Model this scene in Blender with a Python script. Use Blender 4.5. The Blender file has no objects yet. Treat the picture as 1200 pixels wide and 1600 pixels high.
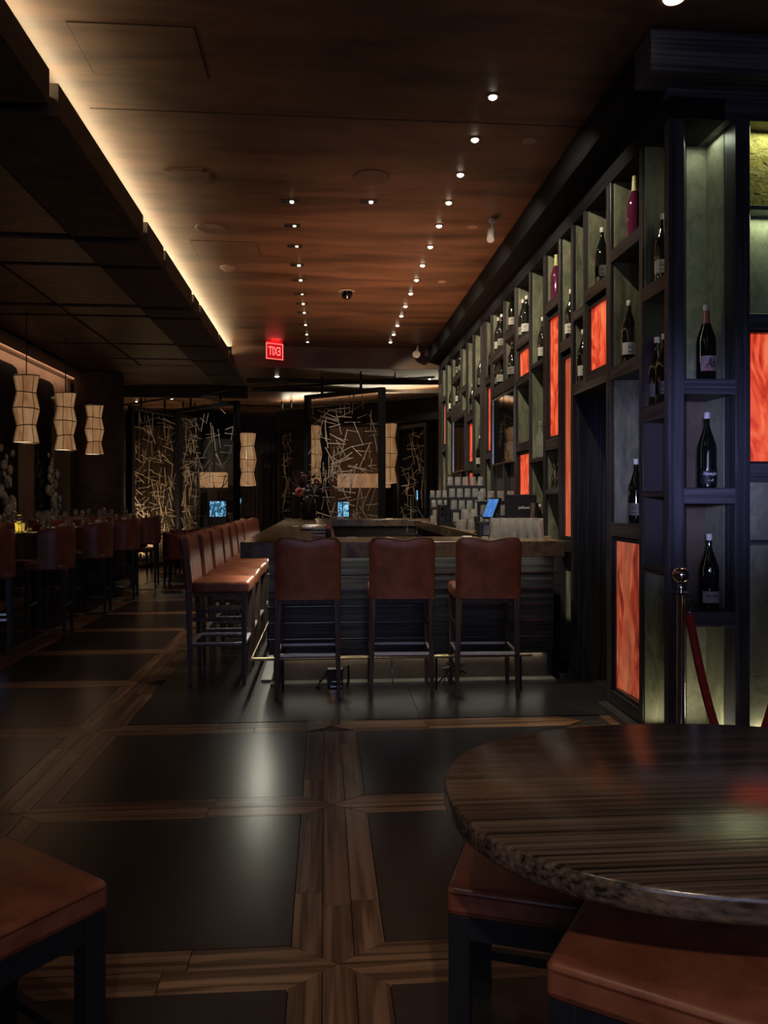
import bpy, bmesh, math, random
from mathutils import Vector, Matrix
rnd = random.Random(7)
PI = math.pi
S = bpy.context.scene
C = S.collection
# ------------------------------------------------------------------ camera, world, exposure
H = 1.38
cd = bpy.data.cameras.new('camera')
cd.sensor_fit = 'VERTICAL'; cd.sensor_height = 36.0
cd.lens = 36.0 * 1200 / 1600
cd.shift_y = -(800 - 779) / 1600.0
cd.clip_start = 0.02; cd.clip_end = 100
cam = bpy.data.objects.new('camera', cd); C.objects.link(cam)
cam.location = (0, 0, H)
cam.rotation_euler = (PI / 2, 0, -math.atan(92 / 1200))
S.camera = cam
w = bpy.data.worlds.new('world'); S.world = w; w.use_nodes = True
w.node_tree.nodes['Background'].inputs[0].default_value = (0.02, 0.022, 0.03, 1)
w.node_tree.nodes['Background'].inputs[1].default_value = 0.25
S.view_settings.view_transform = 'Standard'
try: S.view_settings.look = 'None'
except Exception: pass
S.view_settings.gamma = 1.0
S.view_settings.use_curve_mapping = False
S.view_settings.exposure = 0.0
S.cycles.use_denoising = True
S.cycles.max_bounces = 8
S.cycles.sample_clamp_indirect = 3.0

WARMW = (1.0, 0.85, 0.62)
def area(name, loc, rot, sx, sy, power, col, parent=None):
    l = bpy.data.lights.new(name, 'AREA'); l.shape = 'RECTANGLE'; l.size = sx; l.size_y = sy
    l.energy = power; l.color = col
    o = bpy.data.objects.new(name, l); C.objects.link(o); o.location = loc; o.rotation_euler = rot
    if parent: o.parent = parent
    return o
def spot(name, loc, target, power, col, cone=60, blend=0.6, size=0.03, parent=None):
    l = bpy.data.lights.new(name, 'SPOT'); l.energy = power; l.color = col
    l.spot_size = math.radians(cone); l.spot_blend = blend; l.shadow_soft_size = size
    o = bpy.data.objects.new(name, l); C.objects.link(o); o.location = loc
    d = Vector(target) - Vector(loc); o.rotation_euler = d.to_track_quat('-Z', 'Y').to_euler()
    if parent:
        o.parent = parent; o.location = Vector(loc) - parent.location
    return o
# behind the camera: added blue fill to lift blacks, and a screen's blue light
area('blue_fill_light', (0.2, -2.6, 2.0), (math.radians(84), 0, 0), 3.0, 1.6, 30, (0.55, 0.60, 1.0))
spot('lounge_screen_light', (-0.9, -2.2, 1.9), (1.99, 4.06, 1.60), 1700, (0.44, 0.46, 1.0), 12.0, 1.0, 0.25)
spot('added_fill_spot', (0.4, 2.3, 3.80), (0.50, 5.3, 0.95), 105, (1.0, 0.84, 0.72), 30, 0.9, 0.08)  # added unseen spot that brightens the stool backs
spot('added_fill_spot', (0.1, -1.3, 3.0), (0.62, 1.35, 0.55), 120, WARMW, 46, 0.8, 0.05)  # added unseen spot for the front edges of the low stools
spot('added_fill_spot', (-0.7, 0.6, 3.80), (-0.55, 1.3, 0.4), 30, WARMW, 62, 0.8, 0.05)  # added unseen spot over the low stool at the left
area('ceiling_fill_light', (0.70, 8.7, 0.99), (PI, 0, 0), 0.5, 3.6, 30, (1.0, 0.50, 0.26)).data.spread = math.radians(84)  # added warm uplight in the bar well for the glow on the ceiling
# cove strip that lies on top of the dropped soffit and washes the ceiling
area('cove_strip', (-1.66, 9.0, 3.665), (PI, math.radians(58), 0), 0.05, 12.0, 48, (1.0, 0.78, 0.46))
area('cove_strip_front', (-1.66, 1.5, 3.665), (PI, math.radians(58), 0), 0.05, 3.0, 10, (1.0, 0.78, 0.46))

# ------------------------------------------------------------------ materials
def nodes(name):
    m = bpy.data.materials.new(name); m.use_nodes = True
    nt = m.node_tree; return m, nt, nt.nodes['Principled BSDF']
def N(nt, t, **k):
    n = nt.nodes.new(t)
    for a, b in k.items(): setattr(n, a, b)
    return n
def coords(nt, scale=(1, 1, 1), per_object=True):
    tc = N(nt, 'ShaderNodeTexCoord'); mp = N(nt, 'ShaderNodeMapping')
    mp.inputs['Scale'].default_value = scale
    nt.links.new(tc.outputs['Object'], mp.inputs['Vector'])
    if per_object:
        oi = N(nt, 'ShaderNodeObjectInfo'); mu = N(nt, 'ShaderNodeMath', operation='MULTIPLY'); mu.inputs[1].default_value = 37.0
        nt.links.new(oi.outputs['Random'], mu.inputs[0]); nt.links.new(mu.outputs[0], mp.inputs['Location'])
    return mp
def ramp(nt, src, stops):
    r = N(nt, 'ShaderNodeValToRGB'); e = r.color_ramp.elements
    e[0].position, e[0].color = stops[0][0], (*stops[0][1], 1)
    e[1].position, e[1].color = stops[-1][0], (*stops[-1][1], 1)
    for p, c in stops[1:-1]:
        x = e.new(p); x.color = (*c, 1)
    nt.links.new(src, r.inputs[0]); return r
def bump(nt, b, src, st, dist=0.01):
    n = N(nt, 'ShaderNodeBump'); n.inputs['Strength'].default_value = st; n.inputs['Distance'].default_value = dist
    nt.links.new(src, n.inputs['Height']); nt.links.new(n.outputs[0], b.inputs['Normal'])
def noisy(name, c0, c1, scale=(4, 4, 4), rough=0.5, det=6, bmp=0.15, ns=1.0, dist=0.0, metal=0, per=True, spec=0.5, coat=0, rv=0.0, lo=0.35, hi=0.65):
    m, nt, b = nodes(name)
    mp = coords(nt, scale, per)
    n = N(nt, 'ShaderNodeTexNoise'); n.inputs['Scale'].default_value = ns; n.inputs['Detail'].default_value = det
    n.inputs['Roughness'].default_value = 0.65; n.inputs['Distortion'].default_value = dist
    nt.links.new(mp.outputs[0], n.inputs['Vector'])
    r = ramp(nt, n.outputs[0], [(lo, c0), (hi, c1)]); nt.links.new(r.outputs[0], b.inputs['Base Color'])
    b.inputs['Roughness'].default_value = rough; b.inputs['Metallic'].default_value = metal
    b.inputs['Specular IOR Level'].default_value = spec; b.inputs['Coat Weight'].default_value = coat
    if rv:
        mr = N(nt, 'ShaderNodeMapRange'); mr.inputs[3].default_value = rough - rv; mr.inputs[4].default_value = rough + rv
        nt.links.new(n.outputs[0], mr.inputs[0]); nt.links.new(mr.outputs[0], b.inputs['Roughness'])
    if bmp: bump(nt, b, n.outputs[0], bmp)
    return m
def wood(name, c0, c1, axis='X', rough=0.4, bmp=0.25, fine=28, spec=0.5, coat=0.0, coarse=1.6, dist=1.2, amp=0.16):
    m, nt, b = nodes(name)
    k = {'X': (0.5, fine, fine), 'Y': (fine, 0.5, fine), 'Z': (fine, fine, 0.5)}[axis]
    k2 = {'X': (0.35, coarse * 5, coarse * 5), 'Y': (coarse * 5, 0.35, coarse * 5), 'Z': (coarse * 5, coarse * 5, 0.35)}[axis]
    mp = coords(nt, k); mp2 = coords(nt, k2)
    n = N(nt, 'ShaderNodeTexNoise'); n.inputs['Scale'].default_value = 1.0; n.inputs['Detail'].default_value = 5; nt.links.new(mp.outputs[0], n.inputs['Vector'])
    n2 = N(nt, 'ShaderNodeTexNoise'); n2.inputs['Scale'].default_value = 1.3; n2.inputs['Detail'].default_value = 3; n2.inputs['Distortion'].default_value = dist; nt.links.new(mp2.outputs[0], n2.inputs['Vector'])
    wv = N(nt, 'ShaderNodeMath', operation='MULTIPLY'); wv.inputs[1].default_value = 22.0; nt.links.new(n2.outputs[0], wv.inputs[0])
    sn = N(nt, 'ShaderNodeMath', operation='SINE'); nt.links.new(wv.outputs[0], sn.inputs[0])
    ad = N(nt, 'ShaderNodeMath', operation='MULTIPLY_ADD'); ad.inputs[1].default_value = amp; nt.links.new(sn.outputs[0], ad.inputs[0]); nt.links.new(n.outputs[0], ad.inputs[2])
    r = ramp(nt, ad.outputs[0], [(0.3, c0), (0.72, c1)])
    oi = N(nt, 'ShaderNodeObjectInfo'); mr = N(nt, 'ShaderNodeMapRange'); mr.inputs[3].default_value = 0.7; mr.inputs[4].default_value = 1.25
    nt.links.new(oi.outputs['Random'], mr.inputs[0])
    hs = N(nt, 'ShaderNodeHueSaturation'); nt.links.new(r.outputs[0], hs.inputs['Color']); nt.links.new(mr.outputs[0], hs.inputs['Value'])
    nt.links.new(hs.outputs[0], b.inputs['Base Color'])
    b.inputs['Roughness'].default_value = rough; b.inputs['Specular IOR Level'].default_value = spec; b.inputs['Coat Weight'].default_value = coat
    b.inputs['Coat Roughness'].default_value = 0.25
    bump(nt, b, ad.outputs[0], bmp, 0.004)
    return m
def plain(name, c, rough=0.5, metal=0.0, spec=0.5, emit=None, es=0.0, trans=0.0, coat=0.0, ior=1.45):
    m, nt, b = nodes(name)
    mp = coords(nt, (9, 9, 9)); n = N(nt, 'ShaderNodeTexNoise'); n.inputs['Scale'].default_value = 3
    nt.links.new(mp.outputs[0], n.inputs['Vector'])
    r = ramp(nt, n.outputs[0], [(0.3, tuple(x * 0.88 for x in c)), (0.7, tuple(min(1, x * 1.08) for x in c))])
    nt.links.new(r.outputs[0], b.inputs['Base Color'])
    b.inputs['Roughness'].default_value = rough; b.inputs['Metallic'].default_value = metal
    b.inputs['Specular IOR Level'].default_value = spec; b.inputs['Transmission Weight'].default_value = trans
    b.inputs['IOR'].default_value = ior; b.inputs['Coat Weight'].default_value = coat
    if emit: b.inputs['Emission Color'].default_value = (*emit, 1); b.inputs['Emission Strength'].default_value = es
    return m
def onyx(name, stops, strength, scale=(1.0, 1.0, 0.45), dist=2.5, ns=2.2):
    m, nt, b = nodes(name)
    mp = coords(nt, scale); n = N(nt, 'ShaderNodeTexNoise'); n.inputs['Scale'].default_value = ns; n.inputs['Detail'].default_value = 4
    n.inputs['Distortion'].default_value = dist; nt.links.new(mp.outputs[0], n.inputs['Vector'])
    r = ramp(nt, n.outputs[0], stops)
    nt.links.new(r.outputs[0], b.inputs['Emission Color']); b.inputs['Emission Strength'].default_value = strength
    b.inputs['Base Color'].default_value = (0.35, 0.08, 0.03, 1); b.inputs['Roughness'].default_value = 0.2
    return m
M = {}
M['frame'] = wood('dark_stained_oak', (0.012, 0.011, 0.012), (0.045, 0.040, 0.040), 'Z', 0.42, 0.25, 60)
M['frame_y'] = wood('dark_stained_oak_beam', (0.012, 0.011, 0.012), (0.048, 0.040, 0.038), 'Y', 0.42, 0.25, 60)
M['frame_x'] = wood('dark_stained_oak_rail', (0.012, 0.011, 0.013), (0.050, 0.046, 0.052), 'X', 0.42, 0.3, 60)
M['crown'] = wood('crown_shaded_oak', (0.006, 0.006, 0.008), (0.020, 0.018, 0.022), 'X', 0.65, 0.25, 60, spec=0.2)  # oak darkened in colour to hold the shade on the crown
M['crown_y'] = wood('crown_shaded_oak_side', (0.006, 0.006, 0.008), (0.014, 0.012, 0.014), 'Y', 0.7, 0.25, 60, spec=0.15)  # side copy darker still, its shade put into the colour
M['face'] = wood('lit_blue_oak', (0.035, 0.035, 0.042), (0.095, 0.092, 0.105), 'Z', 0.42, 0.25, 60)  # lighter, bluer copy of the oak, with the blue light in its colour
M['face_x'] = wood('lit_blue_oak_rail', (0.035, 0.035, 0.042), (0.105, 0.10, 0.115), 'X', 0.42, 0.3, 60)  # rail copy, likewise lightened in colour for the blue light
M['stone'] = noisy('green_grey_stone', (0.085, 0.088, 0.052), (0.25, 0.245, 0.15), (7, 7, 2), 0.55, 8, 0.25, 2.0, 0.6)
M['stone_plain'] = noisy('pale_grey_green_plaster', (0.17, 0.18, 0.12), (0.29, 0.29, 0.20), (5, 5, 4), 0.6, 8, 0.3, 2.2, 1.0)
M['onyx'] = onyx('backlit_red_onyx', [(0.30, (0.22, 0.008, 0.008)), (0.43, (0.62, 0.035, 0.016)), (0.53, (0.85, 0.085, 0.032)), (0.70, (0.98, 0.22, 0.09))], 0.84, (1.6, 1.6, 0.7), 3.0, 3.4)
M['onyx_tan'] = onyx('backlit_tan_onyx', [(0.3, (0.40, 0.05, 0.025)), (0.5, (0.60, 0.13, 0.055)), (0.75, (0.55, 0.25, 0.12))], 0.6)
M['onyx_wave'] = onyx('backlit_layered_onyx', [(0.36, (0.12, 0.012, 0.009)), (0.5, (0.34, 0.036, 0.017)), (0.66, (0.55, 0.11, 0.045))], 0.60, (2.6, 2.6, 0.8), 1.8, 2.2)
M['onyx_wave2'] = onyx('backlit_layered_onyx_light', [(0.34, (0.26, 0.035, 0.02)), (0.68, (0.58, 0.17, 0.075))], 0.60, (2.6, 2.6, 0.8), 1.6, 2.2)
M['walnut_y'] = wood('walnut_plank', (0.075, 0.036, 0.021), (0.30, 0.165, 0.10), 'Y', 0.30, 0.12, 34)
M['walnut_x'] = wood('walnut_plank_cross', (0.085, 0.040, 0.020), (0.36, 0.205, 0.115), 'X', 0.30, 0.12, 34)
M['tile'] = noisy('dark_floor_tile', (0.016, 0.015, 0.017), (0.026, 0.023, 0.025), (1.2, 1.2, 1.2), 0.29, 3, 0, 2.0, 0.0, rv=0.02)
M['grout'] = noisy('floor_joint', (0.010, 0.009, 0.009), (0.015, 0.013, 0.012), (3, 3, 3), 0.6)
M['kerb'] = noisy('pale_kerb_stone', (0.12, 0.12, 0.10), (0.22, 0.21, 0.18), (5, 5, 5), 0.4)
M['plaster'] = noisy('brown_venetian_plaster', (0.070, 0.035, 0.021), (0.215, 0.115, 0.068), (0.7, 3.4, 1), 0.40, 8, 0.12, 1.1, 0.5, per=False, rv=0.1)
M['coffer'] = noisy('hammered_bronze_coffer', (0.035, 0.024, 0.017), (0.20, 0.125, 0.078), (2.6, 7, 3), 0.38, 8, 0.9, 1.6, 0.9, rv=0.08)
M['fascia'] = noisy('brown_suede_fascia', (0.030, 0.021, 0.015), (0.085, 0.060, 0.040), (2, 3, 3), 0.7, 8, 0.3, 1.6)
M['taupe'] = noisy('taupe_wall', (0.13, 0.095, 0.070), (0.19, 0.14, 0.105), (2, 2, 2), 0.75)
M['darkwall'] = noisy('near_black_wall', (0.014, 0.012, 0.012), (0.03, 0.025, 0.023), (2, 2, 2), 0.6)
M['leather'] = noisy('cognac_leather', (0.145, 0.042, 0.022), (0.255, 0.082, 0.043), (5, 5, 5), 0.36, 7, 0.10, 1.8, 0.3, rv=0.06)
M['leather_dk'] = noisy('oxblood_leather', (0.085, 0.024, 0.014), (0.15, 0.045, 0.024), (5, 5, 5), 0.42, 6, 0.1, 1.8)
M['legwood'] = wood('stool_leg_wood', (0.040, 0.024, 0.020), (0.11, 0.068, 0.055), 'Z', 0.42, 0.15, 50)
M['black'] = plain('black_metal', (0.010, 0.011, 0.014), 0.42)
M['blackplastic'] = plain('black_plastic', (0.012, 0.012, 0.014), 0.35)
M['plate'] = plain('satin_metal_plate', (0.80, 0.78, 0.82), 0.38, 0.35)
M['steel'] = plain('brushed_steel', (0.55, 0.55, 0.56), 0.22, 1.0)
M['chrome'] = plain('chrome', (0.80, 0.80, 0.80), 0.06, 1.0)
M['brass'] = plain('aged_brass', (0.50, 0.38, 0.20), 0.28, 1.0)
M['velvet'] = noisy('crimson_velvet', (0.20, 0.008, 0.010), (0.36, 0.018, 0.018), (30, 30, 30), 0.75, 4, 0.3)
M['slab'] = noisy('brown_veined_stone', (0.055, 0.036, 0.022), (0.19, 0.13, 0.08), (2.2, 2.2, 2.2), 0.22, 9, 0.02, 1.6, 2.4, rv=0.04)
M['plinth'] = noisy('brown_stone_plinth', (0.06, 0.042, 0.03), (0.12, 0.085, 0.06), (4, 4, 4), 0.5)
M['slate'] = wood('black_ribbed_board', (0.012, 0.013, 0.014), (0.050, 0.052, 0.050), 'X', 0.36, 0.5, 36)
M['tabletop'] = wood('charred_oak_tabletop', (0.008, 0.006, 0.005), (0.125, 0.082, 0.057), 'X', 0.20, 0.15, 110, coat=0.2, coarse=1.6, dist=0.5, amp=0.07)
M['bottle'] = plain('black_bottle_glass', (0.004, 0.006, 0.004), 0.05, coat=1.0, spec=0.8)
M['rose'] = plain('rose_bottle_glass', (0.085, 0.010, 0.035), 0.08, coat=1.0)
M['cap'] = plain('white_cap', (0.62, 0.57, 0.54), 0.4)
M['goldcap'] = plain('pale_gold_cap', (0.45, 0.40, 0.18), 0.35)
M['pinkfoil'] = plain('pink_foil', (0.42, 0.16, 0.13), 0.35, 0.3)
M['paper'] = plain('cream_label_paper', (0.55, 0.52, 0.46), 0.7)
M['paper_dk'] = plain('dark_label_paper', (0.02, 0.02, 0.022), 0.5)
M['paper_pink'] = noisy('pink_white_label', (0.50, 0.20, 0.16), (0.60, 0.56, 0.62), (14, 14, 14), 0.6, 3, 0, 1.0)
M['ink'] = plain('black_ink', (0.01, 0.01, 0.012), 0.6)
M['whiteink'] = plain('white_ink', (0.60, 0.60, 0.60), 0.6)
M['glass'] = plain('clear_glass', (0.97, 0.95, 0.90), 0.02, trans=0.90, ior=1.45)
M['smoke'] = plain('smoked_window_glass', (0.012, 0.013, 0.013), 0.08, spec=0.6)
M['screen'] = plain('tv_screen_off', (0.006, 0.006, 0.007), 0.05, coat=1.0)
M['bluescreen'] = onyx('lit_tablet_screen', [(0.3, (0.05, 0.16, 0.55)), (0.7, (0.12, 0.36, 0.85))], 0.75, (8, 8, 8), 1, 2)
M['bluelit'] = onyx('lit_cyan_display', [(0.35, (0.01, 0.03, 0.06)), (0.5, (0.05, 0.25, 0.45)), (0.62, (0.35, 0.7, 0.9))], 1.0, (9, 9, 9), 1, 2)
for k_ in ('bluescreen', 'bluelit'): M[k_].node_tree.nodes['Principled BSDF'].inputs['Base Color'].default_value = (0.01, 0.02, 0.04, 1)
M['shade'] = onyx('lit_linen_shade', [(0.3, (0.36, 0.15, 0.055)), (0.5, (0.52, 0.26, 0.11)), (0.75, (0.66, 0.40, 0.19))], 0.42, (6, 6, 1.2), 0.5, 1.6)
M['shade'].node_tree.nodes['Principled BSDF'].inputs['Base Color'].default_value = (0.30, 0.22, 0.14, 1)
M['shadebottom'] = plain('lamp_diffuser', (0.9, 0.8, 0.7), 0.4, emit=(1.0, 0.82, 0.62), es=1.6)
M['led'] = plain('lamp_lens', (0.9, 0.9, 0.9), 0.3, emit=(1.0, 0.86, 0.66), es=9.0)
M['leddim'] = plain('dim_lamp_lens', (0.8, 0.8, 0.8), 0.3, emit=(1.0, 0.84, 0.66), es=1.3)
M['ledstrip'] = plain('led_strip', (0.9, 0.9, 0.8), 0.4, emit=(1.0, 0.86, 0.60), es=2.2)
M['trim'] = plain('brown_trim_ring', (0.13, 0.075, 0.05), 0.5)
M['trimpale'] = plain('pale_cover_disc', (0.34, 0.24, 0.18), 0.5)
M['exitred'] = plain('exit_letter_red', (0.9, 0.1, 0.1), 0.4, emit=(1.0, 0.17, 0.15), es=1.5)
M['exitglow'] = plain('exit_panel_red', (0.4, 0.01, 0.01), 0.3, emit=(0.55, 0.006, 0.01), es=0.8)
M['rod'] = plain('bronze_rod', (0.55, 0.47, 0.36), 0.45, 0.35)
M['curtain'] = noisy('brown_drape', (0.045, 0.032, 0.022), (0.10, 0.075, 0.052), (6, 6, 1), 0.7)
M['curtain_dk'] = noisy('dark_drape', (0.020, 0.016, 0.015), (0.045, 0.036, 0.032), (6, 6, 1), 0.7)
M['candle'] = plain('lit_yellow_votive', (0.7, 0.55, 0.1), 0.3, emit=(0.95, 0.62, 0.06), es=0.8)
M['napkin'] = plain('white_napkin', (0.62, 0.57, 0.50), 0.8)
M['leaf'] = plain('dark_leaf', (0.03, 0.045, 0.02), 0.5)
M['petal'] = plain('pink_petal', (0.60, 0.16, 0.17), 0.6)
M['petal2'] = plain('dusky_petal', (0.22, 0.09, 0.10), 0.6)
M['branch'] = plain('dry_branch', (0.25, 0.19, 0.13), 0.7)
M['ceramic'] = plain('black_vase', (0.012, 0.012, 0.014), 0.35)
M['relief'] = noisy('olive_gold_relief', (0.17, 0.155, 0.035), (0.42, 0.36, 0.10), (5, 5, 6), 0.45, 5, 1.0, 2.2, 1.2)
M['firegl'] = noisy('frosted_sculpted_glass', (0.10, 0.11, 0.09), (0.55, 0.55, 0.45), (16, 16, 10), 0.15, 5, 0.8, 1.2, 1.5)

# ------------------------------------------------------------------ mesh helpers
def box(bm, x0, x1, y0, y1, z0, z1, mat=None):
    vs = [bm.verts.new(v) for v in [(x0, y0, z0), (x1, y0, z0), (x1, y1, z0), (x0, y1, z0), (x0, y0, z1), (x1, y0, z1), (x1, y1, z1), (x0, y1, z1)]]
    if mat is not None:
        for v in vs: v.co = mat @ v.co
    for f in [(0, 3, 2, 1), (4, 5, 6, 7), (0, 1, 5, 4), (1, 2, 6, 5), (2, 3, 7, 6), (3, 0, 4, 7)]:
        bm.faces.new([vs[i] for i in f])
    return vs
def prism(bm, pts, z0, z1):
    a = [bm.verts.new((x, y, z0)) for x, y in pts]; b = [bm.verts.new((x, y, z1)) for x, y in pts]
    n = len(pts)
    bm.faces.new(b); bm.faces.new(a[::-1])
    for i in range(n): bm.faces.new((a[i], a[(i + 1) % n], b[(i + 1) % n], b[i]))
def ring(bm, c, r, n, ax=None, ay=None):
    ax = ax or Vector((1, 0, 0)); ay = ay or Vector((0, 1, 0)); c = Vector(c)
    return [bm.verts.new(c + ax * (r * math.cos(2 * PI * i / n)) + ay * (r * math.sin(2 * PI * i / n))) for i in range(n)]
def bridge(bm, a, b):
    n = len(a)
    for i in range(n): bm.faces.new((a[i], a[(i + 1) % n], b[(i + 1) % n], b[i]))
def lathe(bm, prof, n=16, c=(0, 0, 0), cap=True):
    rs = [ring(bm, (c[0], c[1], c[2] + z), max(r, 1e-4), n) for r, z in prof]
    for a, b in zip(rs, rs[1:]): bridge(bm, a, b)
    if cap: bm.faces.new(rs[0][::-1]); bm.faces.new(rs[-1])
def tube(bm, pts, r, n=8, r1=None):
    pts = [Vector(p) for p in pts]; rs = []
    up = Vector((0.013, 0.027, 1)).normalized()
    for i, p in enumerate(pts):
        d = (pts[min(i + 1, len(pts) - 1)] - pts[max(i - 1, 0)]).normalized()
        u = Vector((1, 0.02, 0)) if abs(d.dot(up)) > 0.93 else up
        ax = d.cross(u).normalized(); ay = d.cross(ax).normalized()
        rr = r if r1 is None else r + (r1 - r) * i / (len(pts) - 1)
        rs.append(ring(bm, p, rr, n, ax, ay))
    for a, b in zip(rs, rs[1:]): bridge(bm, a, b)
    bm.faces.new(rs[0][::-1]); bm.faces.new(rs[-1])
def taper(bm, x0, y0, z0, x1, y1, z1, s0, s1):
    a = [bm.verts.new((x0 + i * s0, y0 + j * s0, z0)) for i, j in [(-1, -1), (1, -1), (1, 1), (-1, 1)]]
    b = [bm.verts.new((x1 + i * s1, y1 + j * s1, z1)) for i, j in [(-1, -1), (1, -1), (1, 1), (-1, 1)]]
    bm.faces.new(a[::-1]); bm.faces.new(b); bridge(bm, a, b)
def obj(name, bm, mat, parent=None, smooth=False, bevel=0, seg=2, loc=None):
    if bevel: bmesh.ops.bevel(bm, geom=list(bm.edges), offset=bevel, segments=seg, affect='EDGES', profile=0.5, clamp_overlap=True)
    bmesh.ops.recalc_face_normals(bm, faces=bm.faces)
    me = bpy.data.meshes.new(name); bm.to_mesh(me); bm.free()
    if smooth:
        me.polygons.foreach_set('use_smooth', [True] * len(me.polygons))
        try: me.set_sharp_from_angle(angle=math.radians(42))
        except Exception: pass
    me.materials.append(M[mat] if isinstance(mat, str) else mat)
    o = bpy.data.objects.new(name, me); C.objects.link(o)
    if parent: o.parent = parent
    if loc: o.location = loc
    return o
def nb(): return bmesh.new()
def bobj(name, dims, mat, parent=None, bevel=0, **k):
    bm = nb(); box(bm, *dims); return obj(name, bm, mat, parent, bevel=bevel, **k)
def cbox(name, dims, mat, parent=None, bevel=0):
    """box whose own origin sits at its centre, so that the grain differs"""
    x0, x1, y0, y1, z0, z1 = dims; c = ((x0 + x1) / 2, (y0 + y1) / 2, (z0 + z1) / 2)
    bm = nb(); box(bm, x0 - c[0], x1 - c[0], y0 - c[1], y1 - c[1], z0 - c[2], z1 - c[2])
    return obj(name, bm, mat, parent, bevel=bevel, seg=1, loc=c)
def tag(o, label, cat, group=None, kind=None):
    if label: o['label'] = label
    if cat: o['category'] = cat
    if group: o['group'] = group
    if kind: o['kind'] = kind
    return o
def thing(name, label, cat, loc=(0, 0, 0), rz=0, group=None):
    o = bpy.data.objects.new(name, None); C.objects.link(o); o.empty_display_size = 0.1
    o.location = loc; o.rotation_euler = (0, 0, rz)
    return tag(o, label, cat, group)
def dup(root, loc, rz, label, group=None):
    def cp(o, par):
        c = o.copy(); C.objects.link(c); c.parent = par
        for ch in list(o.children): cp(ch, c)
        return c
    r = cp(root, None); r.location = loc; r.rotation_euler = (0, 0, rz); r['label'] = label
    if group: r['group'] = group
    return r
def struct(o): o['kind'] = 'structure'; return o
ORD = ['first', 'second', 'third', 'fourth', 'fifth', 'sixth', 'seventh', 'eighth', 'ninth', 'tenth', 'eleventh', 'twelfth', 'thirteenth', 'fourteenth', 'fifteenth', 'sixteenth']
def text_mesh(s, size, ext=0.0006, shear=0.0, mirror=False, width=None):
    cu = bpy.data.curves.new('lettering', 'FONT'); cu.body = s; cu.size = size; cu.extrude = ext; cu.shear = shear
    cu.align_x = 'CENTER'; cu.align_y = 'CENTER'; cu.resolution_u = 3; cu.offset = size * 0.012
    o = bpy.data.objects.new('lettering', cu); C.objects.link(o)
    dg = bpy.context.evaluated_depsgraph_get(); me = bpy.data.meshes.new_from_object(o.evaluated_get(dg))
    bpy.data.objects.remove(o); bpy.data.curves.remove(cu)
    xs = [v.co.x for v in me.vertices]; k = 1.0
    if width: k = width / (max(xs) - min(xs))
    for v in me.vertices: v.co.x *= k * (-1 if mirror else 1)
    return me
def text_obj(s, size, mat, parent, loc, rot, **k):
    me = text_mesh(s, size, **k); me.materials.clear(); me.materials.append(M[mat])
    o = bpy.data.objects.new('lettering', me); C.objects.link(o); o.parent = parent; o.location = loc; o.rotation_euler = rot
    return o

# ------------------------------------------------------------------ floor with tiles and walnut strips
fl = struct(bobj('floor', (-6.5, 4.2, -3.2, 21, -0.12, -0.008), 'grout'))
XS = [-5.52, -4.13, -2.74, -1.35, 0.04, 1.60, 3.1]      # centre lines of strips that run away from the camera
HX = {x: 0.145 for x in XS}
YS = [2.28 + 1.195 * k for k in range(-4, 15)]          # centre lines of cross strips
HY = 0.105
G = 0.0015
def lane_x(x, y): return not (y > 4.75 and abs(x - 0.04) < 0.1)     # the centre strip stops before the bar
def plank_y(x, ya, yb, rows=3, cuts=1, mitre=(True, True)):
    hx = HX[x]; wd = 2 * hx / rows
    for r in range(rows):
        u0 = -hx + r * wd + G; u1 = -hx + (r + 1) * wd - G
        e = lambda u: abs(u) / hx * HY
        us = [u0] + ([0.0] if u0 < -1e-4 and u1 > 1e-4 else []) + [u1]
        lo = [(u, ya + (e(u) if mitre[0] else HY) + G) for u in us]
        hi = [(u, yb - (e(u) if mitre[1] else HY) - G) for u in us]
        m = []
        if cuts:
            m = [ya + (yb - ya) * rnd.uniform(0.25, 0.75)]
        segs = []
        if m: segs = [(lo, [(us[-1], m[0] - G), (us[0], m[0] - G)]), ([(us[0], m[0] + G), (us[-1], m[0] + G)], hi[::-1])]
        else: segs = [(lo, hi[::-1])]
        for a, b in segs:
            pts = a + b; cy = sum(p[1] for p in pts) / len(pts); cx = (u0 + u1) / 2
            bm = nb(); prism(bm, [(p[0] - cx, p[1] - cy) for p in pts], -0.012, rnd.uniform(-0.0006, 0.0006))
            obj('plank', bm, 'walnut_y', fl, loc=(x + cx, cy, 0))
def plank_x(y, xa, xb, rows=2, cuts=1, mitre=(True, True)):
    wd = 2 * HY / rows; hx = 0.145
    for r in range(rows):
        v0 = -HY + r * wd + G; v1 = -HY + (r + 1) * wd - G
        e = lambda v: abs(v) / HY * hx
        lo = [(xa + (e(v) if mitre[0] else 0) + G, v) for v in (v0, v1)]
        hi = [(xb - (e(v) if mitre[1] else 0) - G, v) for v in (v0, v1)]
        m = [xa + (xb - xa) * rnd.uniform(0.3, 0.7)] if cuts else []
        polys = [[lo[0], (m[0] - G, v0), (m[0] - G, v1), lo[1]], [(m[0] + G, v0), hi[0], hi[1], (m[0] + G, v1)]] if m else [[lo[0], hi[0], hi[1], lo[1]]]
        for p in polys:
            cx = sum(q[0] for q in p) / 4; cy = (v0 + v1) / 2
            bm = nb(); prism(bm, [(q[0] - cx, q[1] - cy) for q in p], -0.012, rnd.uniform(-0.0006, 0.0006))
            obj('plank', bm, 'walnut_x', fl, loc=(cx, y + cy, 0))
far_bm = nb()
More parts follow.
